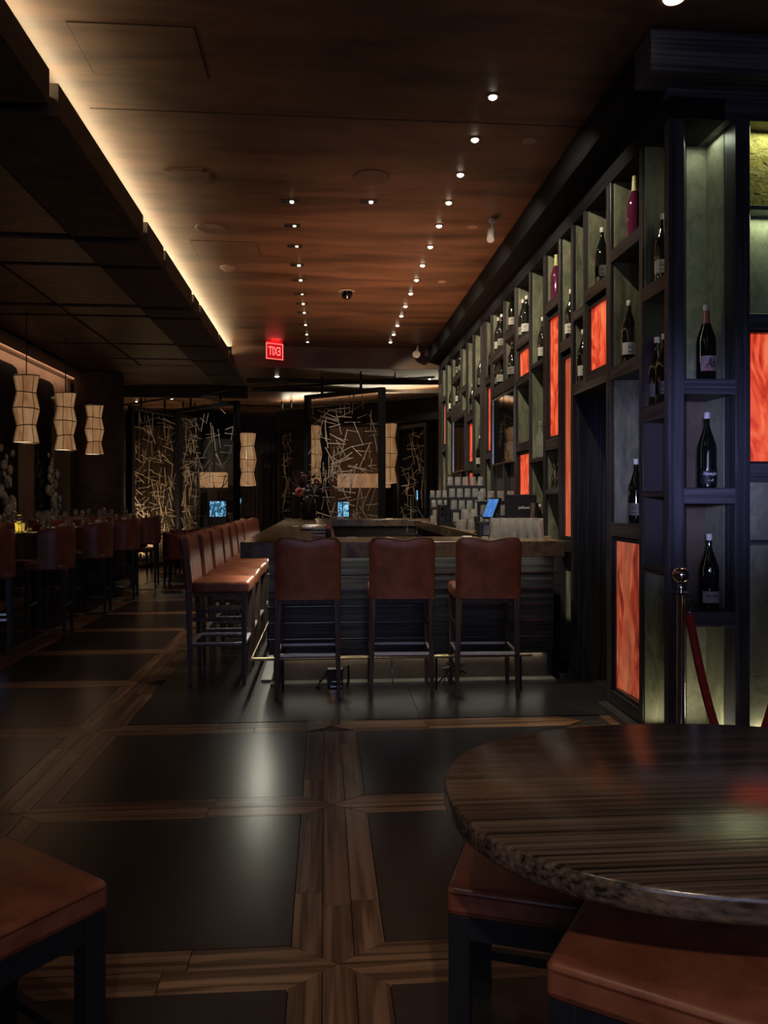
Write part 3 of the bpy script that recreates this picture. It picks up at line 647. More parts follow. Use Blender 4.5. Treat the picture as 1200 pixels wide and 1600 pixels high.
# white gift boxes in two niches
for (y, z, lab) in [(9.30, ZK(3.2), 'white printed box hanging high in the niche above the slim column'), (11.45, ZK(2.02), 'white printed box in the far niche beside the smaller television')]:
    pass

# ------------------------------------------------------------------ bar counter
bar = thing('bar_counter', 'U-shaped bar counter with thick brown stone slab and black ribbed boards', 'bar', (0, 5.5, 0))
def pb(name, d, mat, bevel=0.0, kind=None):
    x0, x1, y0, y1, z0, z1 = d
    o = cbox(name, d, mat, bar, bevel); o.location = o.location + Vector((0, -5.5, 0))
    if kind: o['kind'] = kind
    return o
FY = 5.50
pb('counter_slab', (-0.60, 1.75, FY, 6.20, 0.955, 1.07), 'slab', 0.004)
pb('counter_slab', (-0.60, 0.08, 6.202, 11.9, 0.955, 1.07), 'slab', 0.004)
pb('counter_slab', (0.082, 1.32, 11.2, 11.9, 0.975, 1.075), 'slab', 0.004)
pb('counter_slab', (1.322, W - 0.005, 6.202, 11.9, 0.965, 1.068), 'slab', 0.004)
pb('metal_edge', (-0.42, 1.74, 5.735, 5.76, 0.942, 0.952), 'steel')
for i in range(6):
    z0 = 0.215 + i * 0.121
    pb('front_board', (-0.42, 1.74, 5.745 + rnd.uniform(0, 0.004), 5.80, z0 + 0.003, z0 + 0.119), 'slate', 0.004)
    pb('side_board', (-0.425 + rnd.uniform(0, 0.004), -0.37, 5.802, 11.9, z0 + 0.003, z0 + 0.119), 'slate', 0.004)
    if i: pb('metal_bead', (-0.424, 1.742, 5.738, 5.75, z0 - 0.002, z0 + 0.002), 'steel')
pb('counter_core', (-0.37, 1.74, 5.80, 6.1, 0.02, 0.95), 'darkwall')
pb('counter_core', (-0.37, 0.0, 6.1, 11.85, 0.02, 0.95), 'darkwall')
pb('counter_core', (0.0, 1.32, 11.25, 11.85, 0.02, 0.97), 'darkwall')
pb('counter_core', (1.36, W - 0.006, 6.22, 11.25, 0.02, 0.96), 'darkwall')
pb('plinth', (-0.34, 1.70, 5.785, 5.80, 0.02, 0.205), 'plinth')
pb('plinth', (-0.385, -0.37, 5.80, 11.8, 0.02, 0.205), 'plinth')
pb('kerb', (-0.40, 1.74, 5.68, 5.82, 0.0, 0.018), 'kerb')
pb('kerb', (-0.48, -0.38, 5.822, 11.8, 0.0, 0.018), 'kerb')
pb('led_strip', (-0.50, -0.48, 5.72, 11.8, 0.947, 0.955), 'ledstrip')
pb('led_strip', (-0.38, 1.70, 5.66, 5.675, 0.949, 0.955), 'leddim')
area('under_counter_light', (-0.49, 8.75, 0.945), (0, 0, 0), 0.02, 6.0, 15, (1.0, 0.96, 0.78))
area('under_counter_light', (-0.50, 5.95, 0.945), (0, 0, 0), 0.06, 0.5, 2.6, (1.0, 0.96, 0.78))
area('under_counter_light', (0.66, 5.667, 0.945), (0, 0, 0), 2.0, 0.02, 2.2, (1.0, 0.93, 0.74))
area('plinth_light', (0.66, 5.77, 0.20), (0, 0, 0), 2.0, 0.015, 0.9, (1.0, 0.96, 0.78))
bm = nb()
rl = thing('foot_rail', 'brass foot rail running along the foot of the bar', 'rail', (0, 5.5, 0))
tube(bm, [(1.50, 0.0, 0.24), (-0.52, 0.0, 0.24)], 0.012, 10)
tube(bm, [(-0.52, -0.012, 0.24), (-0.52, 6.2, 0.24)], 0.012, 10)
obj('rail_tube', bm, 'brass', rl, smooth=True)
for (x, y, dx, dy) in [(-0.3, 0, 0, 0.26), (0.10, 0, 0, 0.26), (0.80, 0, 0, 0.26), (1.42, 0, 0, 0.26), (-0.52, 1.6, 0.11, 0), (-0.52, 3.2, 0.11, 0), (-0.52, 4.8, 0.11, 0)]:
    bm = nb(); tube(bm, [(x, y, 0.235), (x, y, 0.0)], 0.009, 8); tube(bm, [(x, y, 0.232), (x + dx, y + dy - (0.02 if dy else 0), 0.26)], 0.007, 8); obj('bracket', bm, 'black', rl, smooth=True)
# a clamp device on the floor by the plinth
t = thing('cable_box', 'small black power box with silver stripes on floor under the bar', 'box', (0.07, 5.62, 0.0))
bobj('box_body', (-0.055, 0.06, -0.04, 0.04, 0, 0.14), 'blackplastic', t, 0.008)
bobj('stripe', (-0.03, 0.05, -0.043, -0.039, 0.012, 0.022), 'steel', t); bobj('stripe', (-0.02, 0.05, -0.043, -0.039, 0.05, 0.058), 'steel', t)
bm = nb(); tube(bm, [(-0.05, 0, 0.12), (-0.10, -0.02, 0.06), (-0.13, -0.02, 0.006), (-0.11, -0.03, 0.006)], 0.011, 8); obj('cable', bm, 'black', t, smooth=True)
bm = nb(); tube(bm, [(0.05, 0, 0.13), (0.10, 0.0, 0.16), (0.10, -0.01, 0.05), (0.09, -0.02, 0.006)], 0.009, 8); obj('cable', bm, 'black', t, smooth=True)
bm = nb(); tube(bm, [(0.50, 5.775, 0.2), (0.502, 5.77, 0.1), (0.50, 5.66, 0.022), (0.50, 5.66, 0.004)], 0.004, 6); tag(obj('cable', bm, 'black', smooth=True), 'thin black cable hanging down the plinth beneath middle stool', 'cable')
t = thing('wire_stand', 'black wire tangle at bar foot behind the right stool', 'cable', (0.92, 5.62, 0.0))
for k_ in range(4):
    bm = nb(); tube(bm, [(-0.10 + 0.05 * k_, 0, 0.005), (-0.02 * k_, 0.01 * k_, 0.12), (0.05 * k_ - 0.02, 0.02, 0.16), (0.12 - 0.04 * k_, 0, 0.09)], 0.006, 6); obj('wire', bm, 'black', t, smooth=True)

# ------------------------------------------------------------------ bar stools
def make_stool(label):
    t = thing('bar_stool', label, 'stool')
    # local frame: faces +y, back at -y
    def saddle(x): return 0.022 * math.cos(x / 0.225 * PI) * -1 * (1 if abs(x) < 0.16 else (0.8))
    # upholstered back: outline swept through the depth
    bm = nb(); nx = 22; hw = 0.222; rows = []
    zb, zt = 0.69, 1.112
    def topz(x):
        u = abs(x) / hw
        z = zt - 0.020 * math.exp(-(x / 0.075) ** 2) * 1.1
        if u > 0.80: z -= 0.030 * ((u - 0.80) / 0.20) ** 2.2
        return z
    xs = [-hw + 2 * hw * i / nx for i in range(nx + 1)]
    nz = 12
    def lean(z): return -0.045 * max(0, (z - 0.72) / 0.4) ** 1.3
    grid = {}
    for side in (0, 1):
        for i, x in enumerate(xs):
            for j in range(nz + 1):
                v = j / nz; z = zb + (topz(x) - zb) * v
                edge = min(1, (1 - abs(x) / hw) * 6) ; edge = min(edge, (1 - v) * 9, 1)
                th = 0.022 + 0.012 * math.sqrt(max(0, edge))
                y = -0.215 + lean(z) + (th if side else -th) + 0.012 * (x / hw) ** 2 * (1 if side else 1)
                grid[side, i, j] = bm.verts.new((x, y, z))
    for side in (0, 1):
        for i in range(nx):
            for j in range(nz): bm.faces.new((grid[side, i, j], grid[side, i + 1, j], grid[side, i + 1, j + 1], grid[side, i, j + 1]))
    for i in range(nx):
        bm.faces.new((grid[0, i, 0], grid[0, i + 1, 0], grid[1, i + 1, 0], grid[1, i, 0])); bm.faces.new((grid[0, i, nz], grid[0, i + 1, nz], grid[1, i + 1, nz], grid[1, i, nz]))
    for j in range(nz):
        bm.faces.new((grid[0, 0, j], grid[0, 0, j + 1], grid[1, 0, j + 1], grid[1, 0, j])); bm.faces.new((grid[0, nx, j], grid[0, nx, j + 1], grid[1, nx, j + 1], grid[1, nx, j]))
    obj('backrest', bm, 'leather', t, smooth=True)
    bm = nb(); pts = [(-0.224 + 0.0, -0.25, 0.70)]
    tube(bm, [(-hw, -0.236 + lean(z_) - 0.006, z_) for z_ in (0.70, 0.8, 0.9, 1.0, 1.07)] + [(x, -0.236 + lean(topz(x)) - 0.004, topz(x) + 0.001) for x in xs[1:-1]] + [(hw, -0.236 + lean(z_) - 0.006, z_) for z_ in (1.07, 1.0, 0.9, 0.8, 0.70)], 0.0035, 5)
    obj('piping', bm, 'leather_dk', t, smooth=True)
    # seat
    bm = nb(); box(bm, -0.228, 0.228, -0.18, 0.235, 0.675, 0.765)
    bmesh.ops.subdivide_edges(bm, edges=bm.edges[:], cuts=3, use_grid_fill=True)
    for v in bm.verts:
        if v.co.z > 0.76: v.co.z += 0.022 * (1 - (v.co.x / 0.23) ** 2) * (1 - ((v.co.y - 0.02) / 0.25) ** 2)
    es = [e for e in bm.edges if e.is_manifold and e.calc_face_angle(0) > 1.0]
    bmesh.ops.bevel(bm, geom=es, offset=0.022, segments=4, affect='EDGES', profile=0.5)
    obj('seat', bm, 'leather', t, smooth=True)
    bobj('seat_frame', (-0.20, 0.20, -0.185, 0.20, 0.655, 0.685), 'legwood', t)
    for (x, y) in ((-1, -1), (1, -1), (-1, 1), (1, 1)):
        bm = nb(); taper(bm, x * 0.213, y * 0.195, 0.0, x * (0.200 if y < 0 else 0.205), y * 0.195 - (0.018 if y < 0 else 0), 0.69, 0.0135, 0.021); obj('leg', bm, 'legwood', t, bevel=0.002, seg=1)
    for s in (-1, 1): bobj('stretcher', (s * 0.207 - 0.009, s * 0.207 + 0.009, -0.18, 0.18, 0.47, 0.50), 'legwood', t)
    for d in [(-0.195, 0.195, 0.182, 0.205), (-0.195, 0.195, -0.205, -0.182), (-0.219, -0.198, -0.18, 0.18), (0.198, 0.219, -0.18, 0.18)]:
        fr = bobj('footrest', (d[0], d[1], d[2], d[3], 0.285, 0.308), 'legwood', t)
        bobj('metal_plate', (d[0], d[1], d[2] - 0.002, d[3] + 0.002, 0.296, 0.313), 'plate', fr)
    return t
st = make_stool('leather bar stool at the bar front, leftmost of the three seen from behind')
st['group'] = 'leather stools around the bar'
st.location = (-0.118, 5.50, 0); st.rotation_euler = (0, 0, 0.0)
dup(st, (0.535, 5.50, 0), -0.03, 'leather bar stool at the bar front, middle one of the three seen from behind')
dup(st, (1.135, 5.47, 0), -0.05, 'leather bar stool at the bar front, rightmost of the three, near the doorway')
SN = 8
for k in range(SN):
    lab = 'leather bar stool along the left side of the bar, %s from the front' % ORD[k]
    if k == SN - 1: lab = 'leather bar stool along the left side of the bar, farthest and slightly turned'
    dup(st, (-0.795, 5.98 + 0.64 * k, 0), -PI / 2 + (0.0 if k < SN - 1 else -0.35) + 0.03 * math.sin(k * 2.3), lab)

# ------------------------------------------------------------------ things on the bar
def lathe_thing(name, prof, mat, label, cat, loc, n=16, group=None, cap=True):
    bm = nb(); lathe(bm, prof, n, cap=cap); o = obj(name, bm, mat, smooth=True, loc=loc); return tag(o, label, cat, group)
def glass_mesh(r, h, up=False):
    # an upturned tumbler: thick base on top, open rim below
    bm = nb(); pr = [(r, 0.0), (r * 0.86, h * 0.97), (r * 0.80, h), (0.001, h)]
    pi_ = [(0.001, h * 0.90), (r * 0.76, h * 0.90), (r * 0.93, 0.0)]
    if up: pr = [(p[0], h - p[1]) for p in pr]; pi_ = [(p[0], h - p[1]) for p in pi_]
    lathe(bm, pr + pi_, 14, cap=False)
    a = bm.verts[:]; n = 14
    bm.verts.ensure_lookup_table()
    for i in range(n): bm.faces.new((bm.verts[i], bm.verts[(i + 1) % n], bm.verts[len(bm.verts) - n + (i + 1) % n], bm.verts[len(bm.verts) - n + i]))
    bmesh.ops.remove_doubles(bm, verts=bm.verts[:], dist=0.0004)
    bmesh.ops.recalc_face_normals(bm, faces=bm.faces)
    me = bpy.data.meshes.new('glass'); bm.to_mesh(me); bm.free(); me.materials.append(M['glass'])
    me.polygons.foreach_set('use_smooth', [True] * len(me.polygons))
    try: me.set_sharp_from_angle(angle=math.radians(40))
    except Exception: pass
    return me
hb = glass_mesh(0.030, 0.155); tb = glass_mesh(0.036, 0.098); wg = glass_mesh(0.034, 0.10, True)
def put(me, name, loc, label, cat, group):
    o = bpy.data.objects.new(name, me); C.objects.link(o); o.location = loc; return tag(o, label, cat, group)
for r in range(3):
    for c in range(6):
        put(hb, 'highball_glass', (1.345 + 0.069 * c - 0.0 * r, 5.94 + 0.072 * r, 1.0705), 'upturned tall glass in bar-end block, %s row, %s from left' % (['front', 'middle', 'back'][r], ORD[c]), 'glass', 'upturned tall glasses at the bar end')
# tiered glass racks that face the camera
def rack(x0, x1, y, z0, tiers, n, label, gl):
    t = thing('glass_rack', label, 'rack', ((x0 + x1) / 2, y, z0))
    hw = (x1 - x0) / 2; step = 0.132
    for k in range(tiers):
        yk = 0.13 * k
        bobj('rack_shelf', (-hw, hw, yk - 0.055, yk + 0.055, k * step + 0.05, k * step + 0.062), 'black', t)
        for i in range(n):
            put(tb, 'tumbler', ((x0 + x1) / 2 - hw + (i + 0.5) * 2 * hw / n, y + yk, z0 + k * step + 0.0625), '%s, %s tier from bottom, %s from left' % (gl, ORD[k], ORD[i]), 'glass', gl + ' (all)')
    for s in (-1, 1):
        bobj('rack_side', (s * hw - (0 if s > 0 else 0.012), s * hw + (0.012 if s > 0 else 0), -0.055, 0.13 * (tiers - 1) + 0.055, 0, 0.05), 'black', t)
    for k in range(1, tiers):
        bobj('rack_riser', (-hw, hw, 0.13 * k - 0.055, 0.13 * k - 0.045, 0.062, k * step + 0.05), 'black', t)
rack(1.365, 1.80, 8.2, 1.0685, 4, 5, 'black tiered rack of upturned tumblers against the bottle wall, biggest one', 'upturned tumbler on the biggest tiered rack')
rack(1.44, 1.70, 10.3, 1.0685, 3, 3, 'small far black tiered rack of tumblers at back of bar', 'upturned tumbler on the far small rack')
rack(1.44, 1.82, 7.12, 1.16, 2, 4, 'black rack of upturned tumblers behind the register screen', 'upturned tumbler on the rack behind the register')
pbx = thing('rack_stand', 'low black stand under the tumbler rack behind the register', 'stand', (1.63, 7.19, 1.0685)); bobj('stand_body', (-0.19, 0.19, -0.12, 0.12, 0, 0.09), 'black', pbx)
for r in range(3):
    for c in range(4): put(tb, 'tumbler', (1.37 + 0.088 * c, 7.60 + 0.09 * r, 1.0685), 'tumbler in the loose cluster on back counter, %s row, %s from left' % (ORD[r], ORD[c]), 'glass', 'loose tumblers on the back counter')
for r in range(2):
    for c in range(3): put(tb, 'tumbler', (1.415 + 0.088 * c, 7.65 + 0.09 * r, 1.175), 'tumbler stacked on top of the loose cluster, %s row, %s from left' % (ORD[r], ORD[c]), 'glass', 'stacked tumblers on the loose cluster')
for r in range(2):
    for c in range(3): put(tb, 'tumbler', (1.38 + 0.09 * c, 9.7 + 0.09 * r, 1.0685), 'upturned tumbler at far end of the back counter, %s row, %s from left' % (ORD[r], ORD[c]), 'glass', 'tumblers at the far end of the back counter')
# register: black panel with white word, tilted blue tablet, printer
t = thing('register_screen', 'black back of a register screen with small white lettering', 'screen', (1.665, 6.45, 1.0685), 0.0)
bobj('screen_back', (-0.135, 0.135, -0.015, 0.015, 0.13, 0.345), 'blackplastic', t, 0.006); bobj('screen_foot', (-0.06, 0.06, -0.06, 0.06, 0, 0.012), 'blackplastic', t); bobj('screen_neck', (-0.02, 0.02, -0.012, 0.012, 0.01, 0.14), 'blackplastic', t)
text_obj('yellowtail', 0.036, 'whiteink', t, (0.04, -0.0165, 0.235), (PI / 2, 0, 0), width=0.13)
t = thing('tablet', 'tilted tablet with glowing blue screen on the back counter', 'tablet', (1.40, 6.75, 1.0685), math.radians(-74))
A_ = Matrix.Rotation(math.radians(-22), 4, 'X')
for nm, d, mt in (('tablet_case', (-0.10, 0.10, -0.012, 0.012, 0.14, 0.34), 'blackplastic'), ('tablet_screen', (-0.088, 0.088, -0.015, -0.011, 0.155, 0.325), 'bluescreen')):
    bm = nb(); box(bm, *d, mat=A_); obj(nm, bm, mt, t)
bm = nb(); tube(bm, [(0, 0.10, 0.22), (0, 0.06, 0.05), (0, 0.0, 0.01)], 0.015, 8); box(bm, -0.07, 0.07, -0.05, 0.08, 0, 0.012); obj('tablet_stand', bm, 'blackplastic', t, smooth=True)
t = thing('card_printer', 'small black printer box in front of blue tablet', 'printer', (1.265, 6.08, 1.0705)); bobj('printer_body', (-0.045, 0.045, -0.04, 0.04, 0, 0.125), 'blackplastic', t, 0.006); bobj('printer_face', (-0.006, 0.038, -0.043, -0.039, 0.02, 0.10), 'steel', t); bobj('receipt', (-0.02, 0.03, -0.045, -0.035, 0.002, 0.006), 'napkin', t)
t = thing('espresso_unit', 'black appliance with silver knobs between the tumbler racks', 'appliance', (1.41, 8.95, 1.0685)); bobj('unit_body', (-0.09, 0.09, -0.09, 0.09, 0, 0.24), 'blackplastic', t, 0.01)
for z in (0.06, 0.13, 0.20):
    bm = nb(); tube(bm, [(-0.05, -0.088, z), (-0.05, -0.104, z)], 0.012, 10); obj('knob', bm, 'chrome', t, smooth=True)
for k, (x, y) in enumerate(((1.70, 6.03), (1.735, 6.10))):
    t = thing('cup_stack', 'tall stack of steel shaker cups, %s of two' % ('left' if k == 0 else 'right'), 'cups', (x + 0.02, y + 0.22, 1.0685), group='steel shaker cup stacks')
    for q in range(7):
        bm = nb(); lathe(bm, [(0.024, q * 0.034), (0.030, q * 0.034 + 0.07), (0.031, q * 0.034 + 0.072)], 14); obj('cup', bm, 'steel', t, smooth=True)
t = make_bottle('short bottle with yellow label at right end of the back counter', s=0.62, lab='goldcap'); t.location = (1.80, 6.14 + 0.2, 1.0685)
for k in range(5):
    lathe_thing('decanter', [(0.03, 0), (0.036, 0.01), (0.036, 0.11), (0.014, 0.16), (0.012, 0.19), (0.02, 0.195), (0.02, 0.215), (0.008, 0.23)], 'glass' if k % 2 else 'steel', 'small decanter in the dark niche under the tall red panel, %s from the right' % ORD[k], 'decanter', (W + 0.07 + 0.06 * (k % 2), 6.14 + 0.055 * k, ZK(1.46) + 0.0005), group='decanters in the dark niche')
for k in range(3):
    lathe_thing('decanter', [(0.03, 0), (0.042, 0.01), (0.042, 0.19), (0.014, 0.25), (0.012, 0.29), (0.022, 0.295), (0.022, 0.325), (0.008, 0.34)], 'glass', 'tall glass decanter in niche left of the tall red panel, %s from right' % ORD[k], 'decanter', (W + 0.06 + 0.05 * (k % 2), 6.60 + 0.09 * k, ZK(1.78) + 0.0005), group='tall decanters in the niche')
# bar-well equipment seen over the counter
t = thing('bar_sink', 'stainless steel sink unit set inside the bar well', 'sink', (0.62, 6.45, 0.0)); bobj('sink_body', (-0.5, 0.62, -0.2, 0.22, 0.35, 1.0), 'steel', t, 0.004); bobj('sink_rim', (-0.5, 0.62, -0.23, -0.2, 0.98, 1.03), 'steel', t)
t = thing('beer_tap', 'small chrome tap rising from the bar well', 'tap', (0.72, 6.75, 0.0))
bm = nb(); tube(bm, [(0, 0, 1.0), (0, 0, 1.17), (0.02, 0, 1.19), (0.11, 0, 1.19), (0.12, 0, 1.17)], 0.008, 8); box(bm, -0.03, 0.03, -0.03, 0.03, 0.35, 1.0); obj('tap_pipe', bm, 'chrome', t, smooth=True)
bm = nb(); tube(bm, [(-0.03, 0, 1.06), (0.10, 0, 1.06), (0.14, -0.02, 1.03)], 0.008, 8); obj('tap_lever', bm, 'chrome', t, smooth=True)
for k, (y, z) in enumerate(((7.3, 1.07), (7.75, 1.07))):
    t = thing('bowl_cover', 'grey rounded steel lid on the bar, %s one' % ('nearer' if k == 0 else 'farther'), 'lid', (-0.09 + 0.0 * k, y + 0.25, z + 0.0005))
    bm = nb(); box(bm, -0.15, 0.15, -0.11, 0.11, 0, 0.045); obj('lid', bm, 'steel', t, smooth=True, bevel=0.02, seg=4)
t = thing('menu_stack', 'stack of black and white striped menus on the bar top', 'menus', (-0.05, 5.95 + 0.55, 1.0705), 0.1)
for k in range(5): bobj('menu', (-0.06, 0.05, -0.09, 0.09, k * 0.013, k * 0.013 + 0.012), 'napkin' if k % 2 == 0 else 'blackplastic', t)
t = thing('bar_flower', 'little posy with pink bloom and dry twigs on the bar top', 'flowers', (0.025, 6.1, 1.0705))
bm = nb(); lathe(bm, [(0.018, 0), (0.026, 0.02), (0.014, 0.06), (0.016, 0.075)], 12); obj('vase', bm, 'ceramic', t, smooth=True)
for k in range(5):
    bm = nb(); a = k * 1.3; tube(bm, [(0, 0, 0.06), (0.02 * math.cos(a), 0.02 * math.sin(a), 0.12), (0.05 * math.cos(a), 0.04 * math.sin(a), 0.15 + 0.02 * k)], 0.003, 5, 0.0015); obj('twig', bm, 'branch', t, smooth=True)
bm = nb(); lathe(bm, [(0.006, 0.06), (0.026, 0.075), (0.024, 0.095), (0.006, 0.105)], 9); obj('bloom', bm, 'petal', t, smooth=True)
for k, (x, y) in enumerate(((0.02, 5.85), (0.21, 6.02), (1.14, 6.12), (-0.33, 8.6))): tag(bobj('napkin', (x - 0.035, x + 0.035, y - 0.03, y + 0.03, 1.0705, 1.078), 'napkin'), ['folded white napkin beside the posy on the bar', 'folded white napkin at the inner edge of bar top', 'folded white napkin left of the right stool on bar', 'white paper slip halfway down the left bar leg'][k], 'napkin')
# big arrangement on the far end of the left bar leg
t = thing('flower_arrangement', 'dark vase with pink bloom, dark leaves and branches at far end of bar', 'flowers', (-0.245, 11.35, 1.0705))
bm = nb(); lathe(bm, [(0.09, 0), (0.11, 0.02), (0.12, 0.22), (0.11, 0.25)], 18); obj('vase', bm, 'ceramic', t, smooth=True)
for k in range(30):
    a = rnd.uniform(0, 6.28); r1 = rnd.uniform(0.08, 0.30); zt = rnd.uniform(0.30, 0.70)
    bm = nb(); c = Vector((r1 * math.cos(a), r1 * math.sin(a) * 0.6, zt)); d = Vector((math.cos(a), math.sin(a), rnd.uniform(-0.2, 0.8))).normalized(); s = d.cross(Vector((0, 0, 1))).normalized(); L = rnd.uniform(0.08, 0.16); wd = 0.035
    v = [bm.verts.new(p) for p in (c - d * L / 2, c - s * wd, c + d * L / 2, c + s * wd, c + Vector((0, 0, 0.012)))]
    for q in ((0, 1, 4), (1, 2, 4), (2, 3, 4), (3, 0, 4), (0, 3, 2, 1)): bm.faces.new([v[i] for i in q])
    obj('leaf', bm, 'leaf' if k % 3 else 'petal2', t)
for k in range(12):
    a = rnd.uniform(0, 6.28); bm = nb(); tube(bm, [(0, 0, 0.2), (0.12 * math.cos(a), 0.08 * math.sin(a), 0.42), (rnd.uniform(0.2, 0.42) * math.cos(a), 0.15 * math.sin(a), rnd.uniform(0.45, 0.8))], 0.006, 5, 0.002); obj('branch', bm, 'branch', t, smooth=True)
for (dx, dz, r_, mt) in [(-0.13, 0.40, 0.075, 'petal'), (-0.06, 0.62, 0.05, 'petal2'), (0.12, 0.55, 0.05, 'petal2')]:
    bm = nb()
    for k in range(9):
        a = k * 0.7; lathe(bm, [(0.004, -r_ * .35), (r_ * .36, -r_ * .1), (r_ * .34, r_ * .2), (0.006, r_ * .36)], 7, (dx + r_ * 0.55 * math.cos(a), -0.12 + r_ * 0.4 * math.sin(a * 1.7), dz + r_ * 0.55 * math.sin(a)))
    obj('bloom', bm, mt, t, smooth=True)

# ------------------------------------------------------------------ foreground table and low stools
def superell(a, b, n, N_):
    out = []
    for i in range(N_):
        th = 2 * PI * i / N_; c, s = math.cos(th), math.sin(th)
        out.append((a * math.copysign(abs(c) ** (2 / n), c), b * math.copysign(abs(s) ** (2 / n), s)))
    return out
tb_ = thing('pub_table', 'rounded dark charred-oak table with glossy grain in the right foreground', 'table', (0.88, 1.62, 0))
bm = nb(); base = superell(0.62, 0.47, 2.3, 96)
prof = [(0.975, 0.698), (0.992, 0.703), (1.0, 0.712), (1.0, 0.738), (0.996, 0.746), (0.986, 0.75)]
rs = [[bm.verts.new((x * k_, y * k_, z)) for x, y in base] for k_, z in prof]
for a, b in zip(rs, rs[1:]): bridge(bm, a, b)
bm.faces.new(rs[0][::-1]); bm.faces.new(rs[-1])
obj('tabletop', bm, 'tabletop', tb_, smooth=True)
bm = nb(); lathe(bm, [(0.05, 0.03), (0.045, 0.66), (0.10, 0.698)], 20); obj('pedestal', bm, 'black', tb_, smooth=True)
bm = nb(); lathe(bm, [(0.27, 0), (0.27, 0.018), (0.06, 0.035)], 32); obj('base', bm, 'black', tb_, smooth=True)
def low_stool(label, loc, rz, s=0.43, top=0.498):
    t = thing('low_stool', label, 'stool', loc, rz, 'low leather stools'); h = s / 2
    bm = nb(); box(bm, -h, h, -h, h, top - 0.07, top)
    bmesh.ops.subdivide_edges(bm, edges=bm.edges[:], cuts=5, use_grid_fill=True)
    for v in bm.verts:
        fx = 1 - (v.co.x / h) ** 2; fy = 1 - (v.co.y / h) ** 2
        if v.co.z > top - 0.008: v.co.z += 0.014 * fx * fy
    es = [e for e in bm.edges if e.is_manifold and e.calc_face_angle(0) > 1.0]
    bmesh.ops.bevel(bm, geom=es, offset=0.017, segments=5, affect='EDGES', profile=0.5)
    obj('seat', bm, 'leather', t, smooth=True)
    for d in [(-h + .01, h - .01, -h + .01, -h + .045), (-h + .01, h - .01, h - .045, h - .01), (-h + .01, -h + .045, -h + .045, h - .045), (h - .045, h - .01, -h + .045, h - .045)]:
        bobj('apron', (*d, top - 0.123, top - 0.068), 'black', t)
    for x in (-1, 1):
        for y in (-1, 1): bobj('leg', (min(x * (h - .006), x * (h - .056)), max(x * (h - .006), x * (h - .056)), min(y * (h - .006), y * (h - .056)), max(y * (h - .006), y * (h - .056)), 0, top - 0.068), 'black', t, 0.002)
    for y in (-1, 1): bobj('stretcher', (-h + .05, h - .05, y * (h - .03) - .012, y * (h - .03) + .012, 0.10, 0.125), 'black', t)
    return t
def corner_place(cx, cy, ang, sx, sy, s=0.43):
    """centre of a stool whose local corner (sx,sy) stands at (cx,cy)"""
    h = s / 2; dx, dy = sx * h, sy * h
    return (cx - (dx * math.cos(ang) - dy * math.sin(ang)), cy - (dx * math.sin(ang) + dy * math.cos(ang)), 0)
low_stool('low square brown leather stool left of the pair half under the table', corner_place(0.281, 1.784, -0.35, -1, -1, 0.40), -0.35, 0.40, 0.47)
low_stool('low square brown leather stool nearest the camera in front of the table', corner_place(0.387, 1.337, -0.60, -1, -1, 0.38), -0.60, 0.38, 0.56)
low_stool('low square brown leather stool alone at the lower left edge', corner_place(-0.497, 1.822, -0.68, 1, 1), -0.68)

# ------------------------------------------------------------------ stanchions and rope
for k, (x, y) in enumerate(((1.79, 3.75), (2.36, 3.80))):
    t = thing('stanchion', ['chrome stanchion with ball top in front of the corner post', 'chrome stanchion beyond the right edge holding the rope'][k], 'stanchion', (x, y, 0))
    bm = nb(); lathe(bm, [(0.16, 0), (0.16, 0.02), (0.05, 0.035), (0.022, 0.05)], 28); obj('base', bm, 'chrome', t, smooth=True)
    bm = nb(); lathe(bm, [(0.021, 0.04), (0.021, 0.89), (0.024, 0.895)], 18); obj('post', bm, 'chrome', t, smooth=True)
    bm = nb(); lathe(bm, [(0.02, 0.90), (0.046, 0.905), (0.046, 0.910), (0.014, 0.915), (0.018, 0.93), (0.012, 0.945), (0.016, 0.955)], 20); obj('collar', bm, 'chrome', t, smooth=True)
    bm = nb(); rr = 0.042; lathe(bm, [(max(0.001, rr * math.sin(PI * i / 14)), 0.995 - rr * math.cos(PI * i / 14)) for i in range(15)], 22); obj('ball_top', bm, 'chrome', t, smooth=True)
t = thing('velvet_rope', 'crimson velvet rope with chrome hook hanging from the stanchion', 'rope', (1.79, 3.72, 0))
pts = []
for i in range(31):
    u = -1 + 2 * i / 30; x = 0.285 + 0.30 * (u * 0.93); z = 0.04 + 0.77 * abs(u) ** 1.9
    pts.append((x, -0.045 + 0.04 * (i / 30), z))
bm = nb(); tube(bm, pts, 0.021, 12); obj('rope', bm, 'velvet', t, smooth=True)
for (p, q) in ((pts[0], (0.0, -0.012, 0.905)), (pts[-1], (0.57, 0.05, 0.905))):
    bm = nb(); P = Vector(p); d = (Vector(q) - P).normalized()
    tube(bm, [P - d * 0.005, P + Vector((0, 0, 0.012)), P + Vector((0, 0, 0.07))], 0.019, 12); tube(bm, [P + Vector((0, 0, 0.06)), P + Vector((0.006, 0, 0.095)), Vector(q)], 0.006, 8); obj('hook', bm, 'chrome', t, smooth=True)

